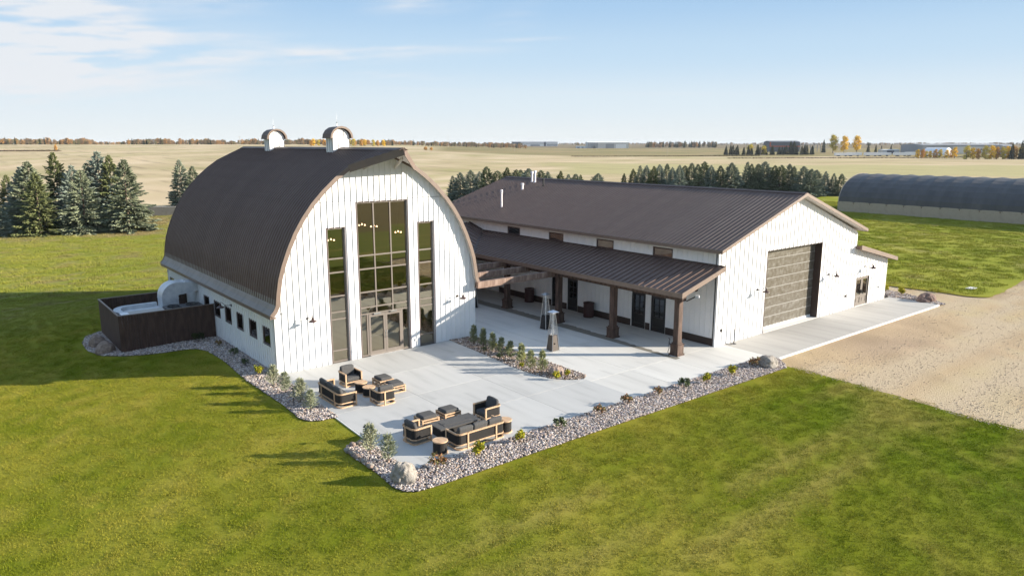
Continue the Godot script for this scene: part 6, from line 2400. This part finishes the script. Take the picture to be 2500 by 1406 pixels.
# ---------------------------------------------------------------- sky
func sky_value(az: float, el: float, n1: FastNoiseLite, n2: FastNoiseLite) -> Color:
	# az: angle from the middle of the view, el: elevation, both in degrees
	var t := clampf(el / 11.0, 0, 1)
	var c := Color(0.84, 0.885, 0.9).lerp(Color(0.74, 0.845, 0.92), smoothstep(0.0, 0.3, t))
	c = c.lerp(Color(0.56, 0.74, 0.91), smoothstep(0.25, 0.62, t))
	c = c.lerp(Color(0.4, 0.61, 0.86), smoothstep(0.55, 1.0, t))
	c = c.lerp(Color(0.37, 0.54, 0.8), smoothstep(11.0, 40.0, el))  # unseen upper sky, set paler to lift the light in the shade
	c = c.lerp(Color(0.33, 0.49, 0.77), smoothstep(40.0, 90.0, el))
	# cirrus: banks of long fibrous streaks, here and there over the whole sky
	var w := n2.get_noise_2d(az * 1.2 + 40.0, el * 3.0) * 3.0
	var k := 0.0
	for p in CIRRUS:
		var u: float = (az - p[0]) / p[2]
		var v: float = (el - p[1] - p[5] * (az - p[0]) - w * 0.22 * p[3]) / p[3]
		k += p[4] * exp(-u * u - v * v)
	k += smoothstep(0.1, 0.6, n2.get_noise_2d(az * 0.9 - 30.0, el * 1.6 + 11.0) - 0.35 * exp(-pow((az - 16.0) / 26.0, 2) - pow((el - 5.0) / 12.0, 2))) * 0.6
	var st := n1.get_noise_2d(az * 0.5 + el * 0.3 + w, el * 4.5 - az * 0.2)
	var fine := n1.get_noise_2d(az * 1.6 + 90.0, el * 14.0 - az * 0.9)
	k = clampf(k * (0.62 + st * 1.15 + fine * 0.85), 0, 1) * smoothstep(1.2, 3.5, el)
	# an old contrail, drawn out thin
	var ct := (el - 4.25 + 0.021 * (az + 15.0)) / 0.07
	k = maxf(k, 0.22 * exp(-ct * ct) * smoothstep(-24.0, -8.0, az) * smoothstep(32.0, 12.0, az) * (0.8 + fine))
	return c.lerp(Color(0.83, 0.855, 0.895), clampf(k, 0, 0.92))

# azimuth, elevation, half width, half height, strength, tilt
const CIRRUS := [[-34.0, 8.0, 8.5, 3.2, 0.95, 0.0], [-29.0, 5.6, 9.0, 1.9, 0.75, -0.02], [-36.0, 5.0, 7.0, 1.3, 0.5, 0.0], [-15.0, 6.3, 6.5, 0.55, 0.85, 0.03], [-8.0, 6.9, 6.5, 0.35, 0.5, 0.03], [-8.5, 5.0, 3.6, 0.22, 0.75, 0.0], [-13.5, 4.2, 2.6, 0.28, 0.65, 0.0], [-22.0, 10.4, 4.0, 0.9, 0.6, 0.02], [-6.5, 10.2, 3.2, 0.7, 0.6, 0.1], [-22.0, 7.4, 5.0, 0.35, 0.5, 0.02], [1.0, 7.7, 3.2, 0.14, 0.4, 0.03], [-36.0, 3.3, 2.5, 0.18, 0.35, 0.0], [70.0, 14.0, 14.0, 4.0, 0.5, 0.0], [-80.0, 12.0, 18.0, 6.0, 0.7, 0.0], [130.0, 20.0, 20.0, 6.0, 0.6, 0.0], [-150.0, 16.0, 20.0, 5.0, 0.6, 0.0]]

func make_sky(gain: float) -> Sky:
	var w := 4096
	var h := 2048
	var n1 := noise(401, 0.12, 4)
	var n2 := noise(402, 0.03, 3)
	var im := Image.create(512, 256, false, Image.FORMAT_RGBF)
	var yaw := rad_to_deg(atan2(FWD.x, -FWD.y))
	for y in 256:
		var el := 90.0 - 180.0 * (y + 0.5) / 256.0
		for x in 512:
			var c := Color(0.3, 0.27, 0.2)
			if el > -1.0:
				var az := wrapf(180.0 - 360.0 * (x + 0.5) / 512.0, -180, 180)
				c = sky_value(sky_az(x + 0.5, 512.0, yaw), maxf(el, 0.0), n1, n2)
			im.set_pixel(x, y, Color(c.r * gain, c.g * gain, c.b * gain))
	im.resize(w, h, Image.INTERPOLATE_BILINEAR)
	# the band just above the horizon in full detail
	for y in range(int(h * 0.5 - h * 15.0 / 180.0), int(h * 0.5) + 3):
		var el := 90.0 - 180.0 * (y + 0.5) / h
		for x in w:
			var c := sky_value(sky_az(x + 0.5, w, yaw), maxf(el, 0.0), n1, n2)
			im.set_pixel(x, y, Color(c.r * gain, c.g * gain, c.b * gain))
	var m := PanoramaSkyMaterial.new()
	m.panorama = ImageTexture.create_from_image(im)
	var s := Sky.new()
	s.sky_material = m
	return s

# degrees to the right of the view direction for a panorama column
func sky_az(x: float, w: float, yaw: float) -> float:
	# Godot samples u = atan2(dir.x, -dir.z) / TAU + 0.5
	return wrapf(x / w * 360.0 - yaw, -180, 180)
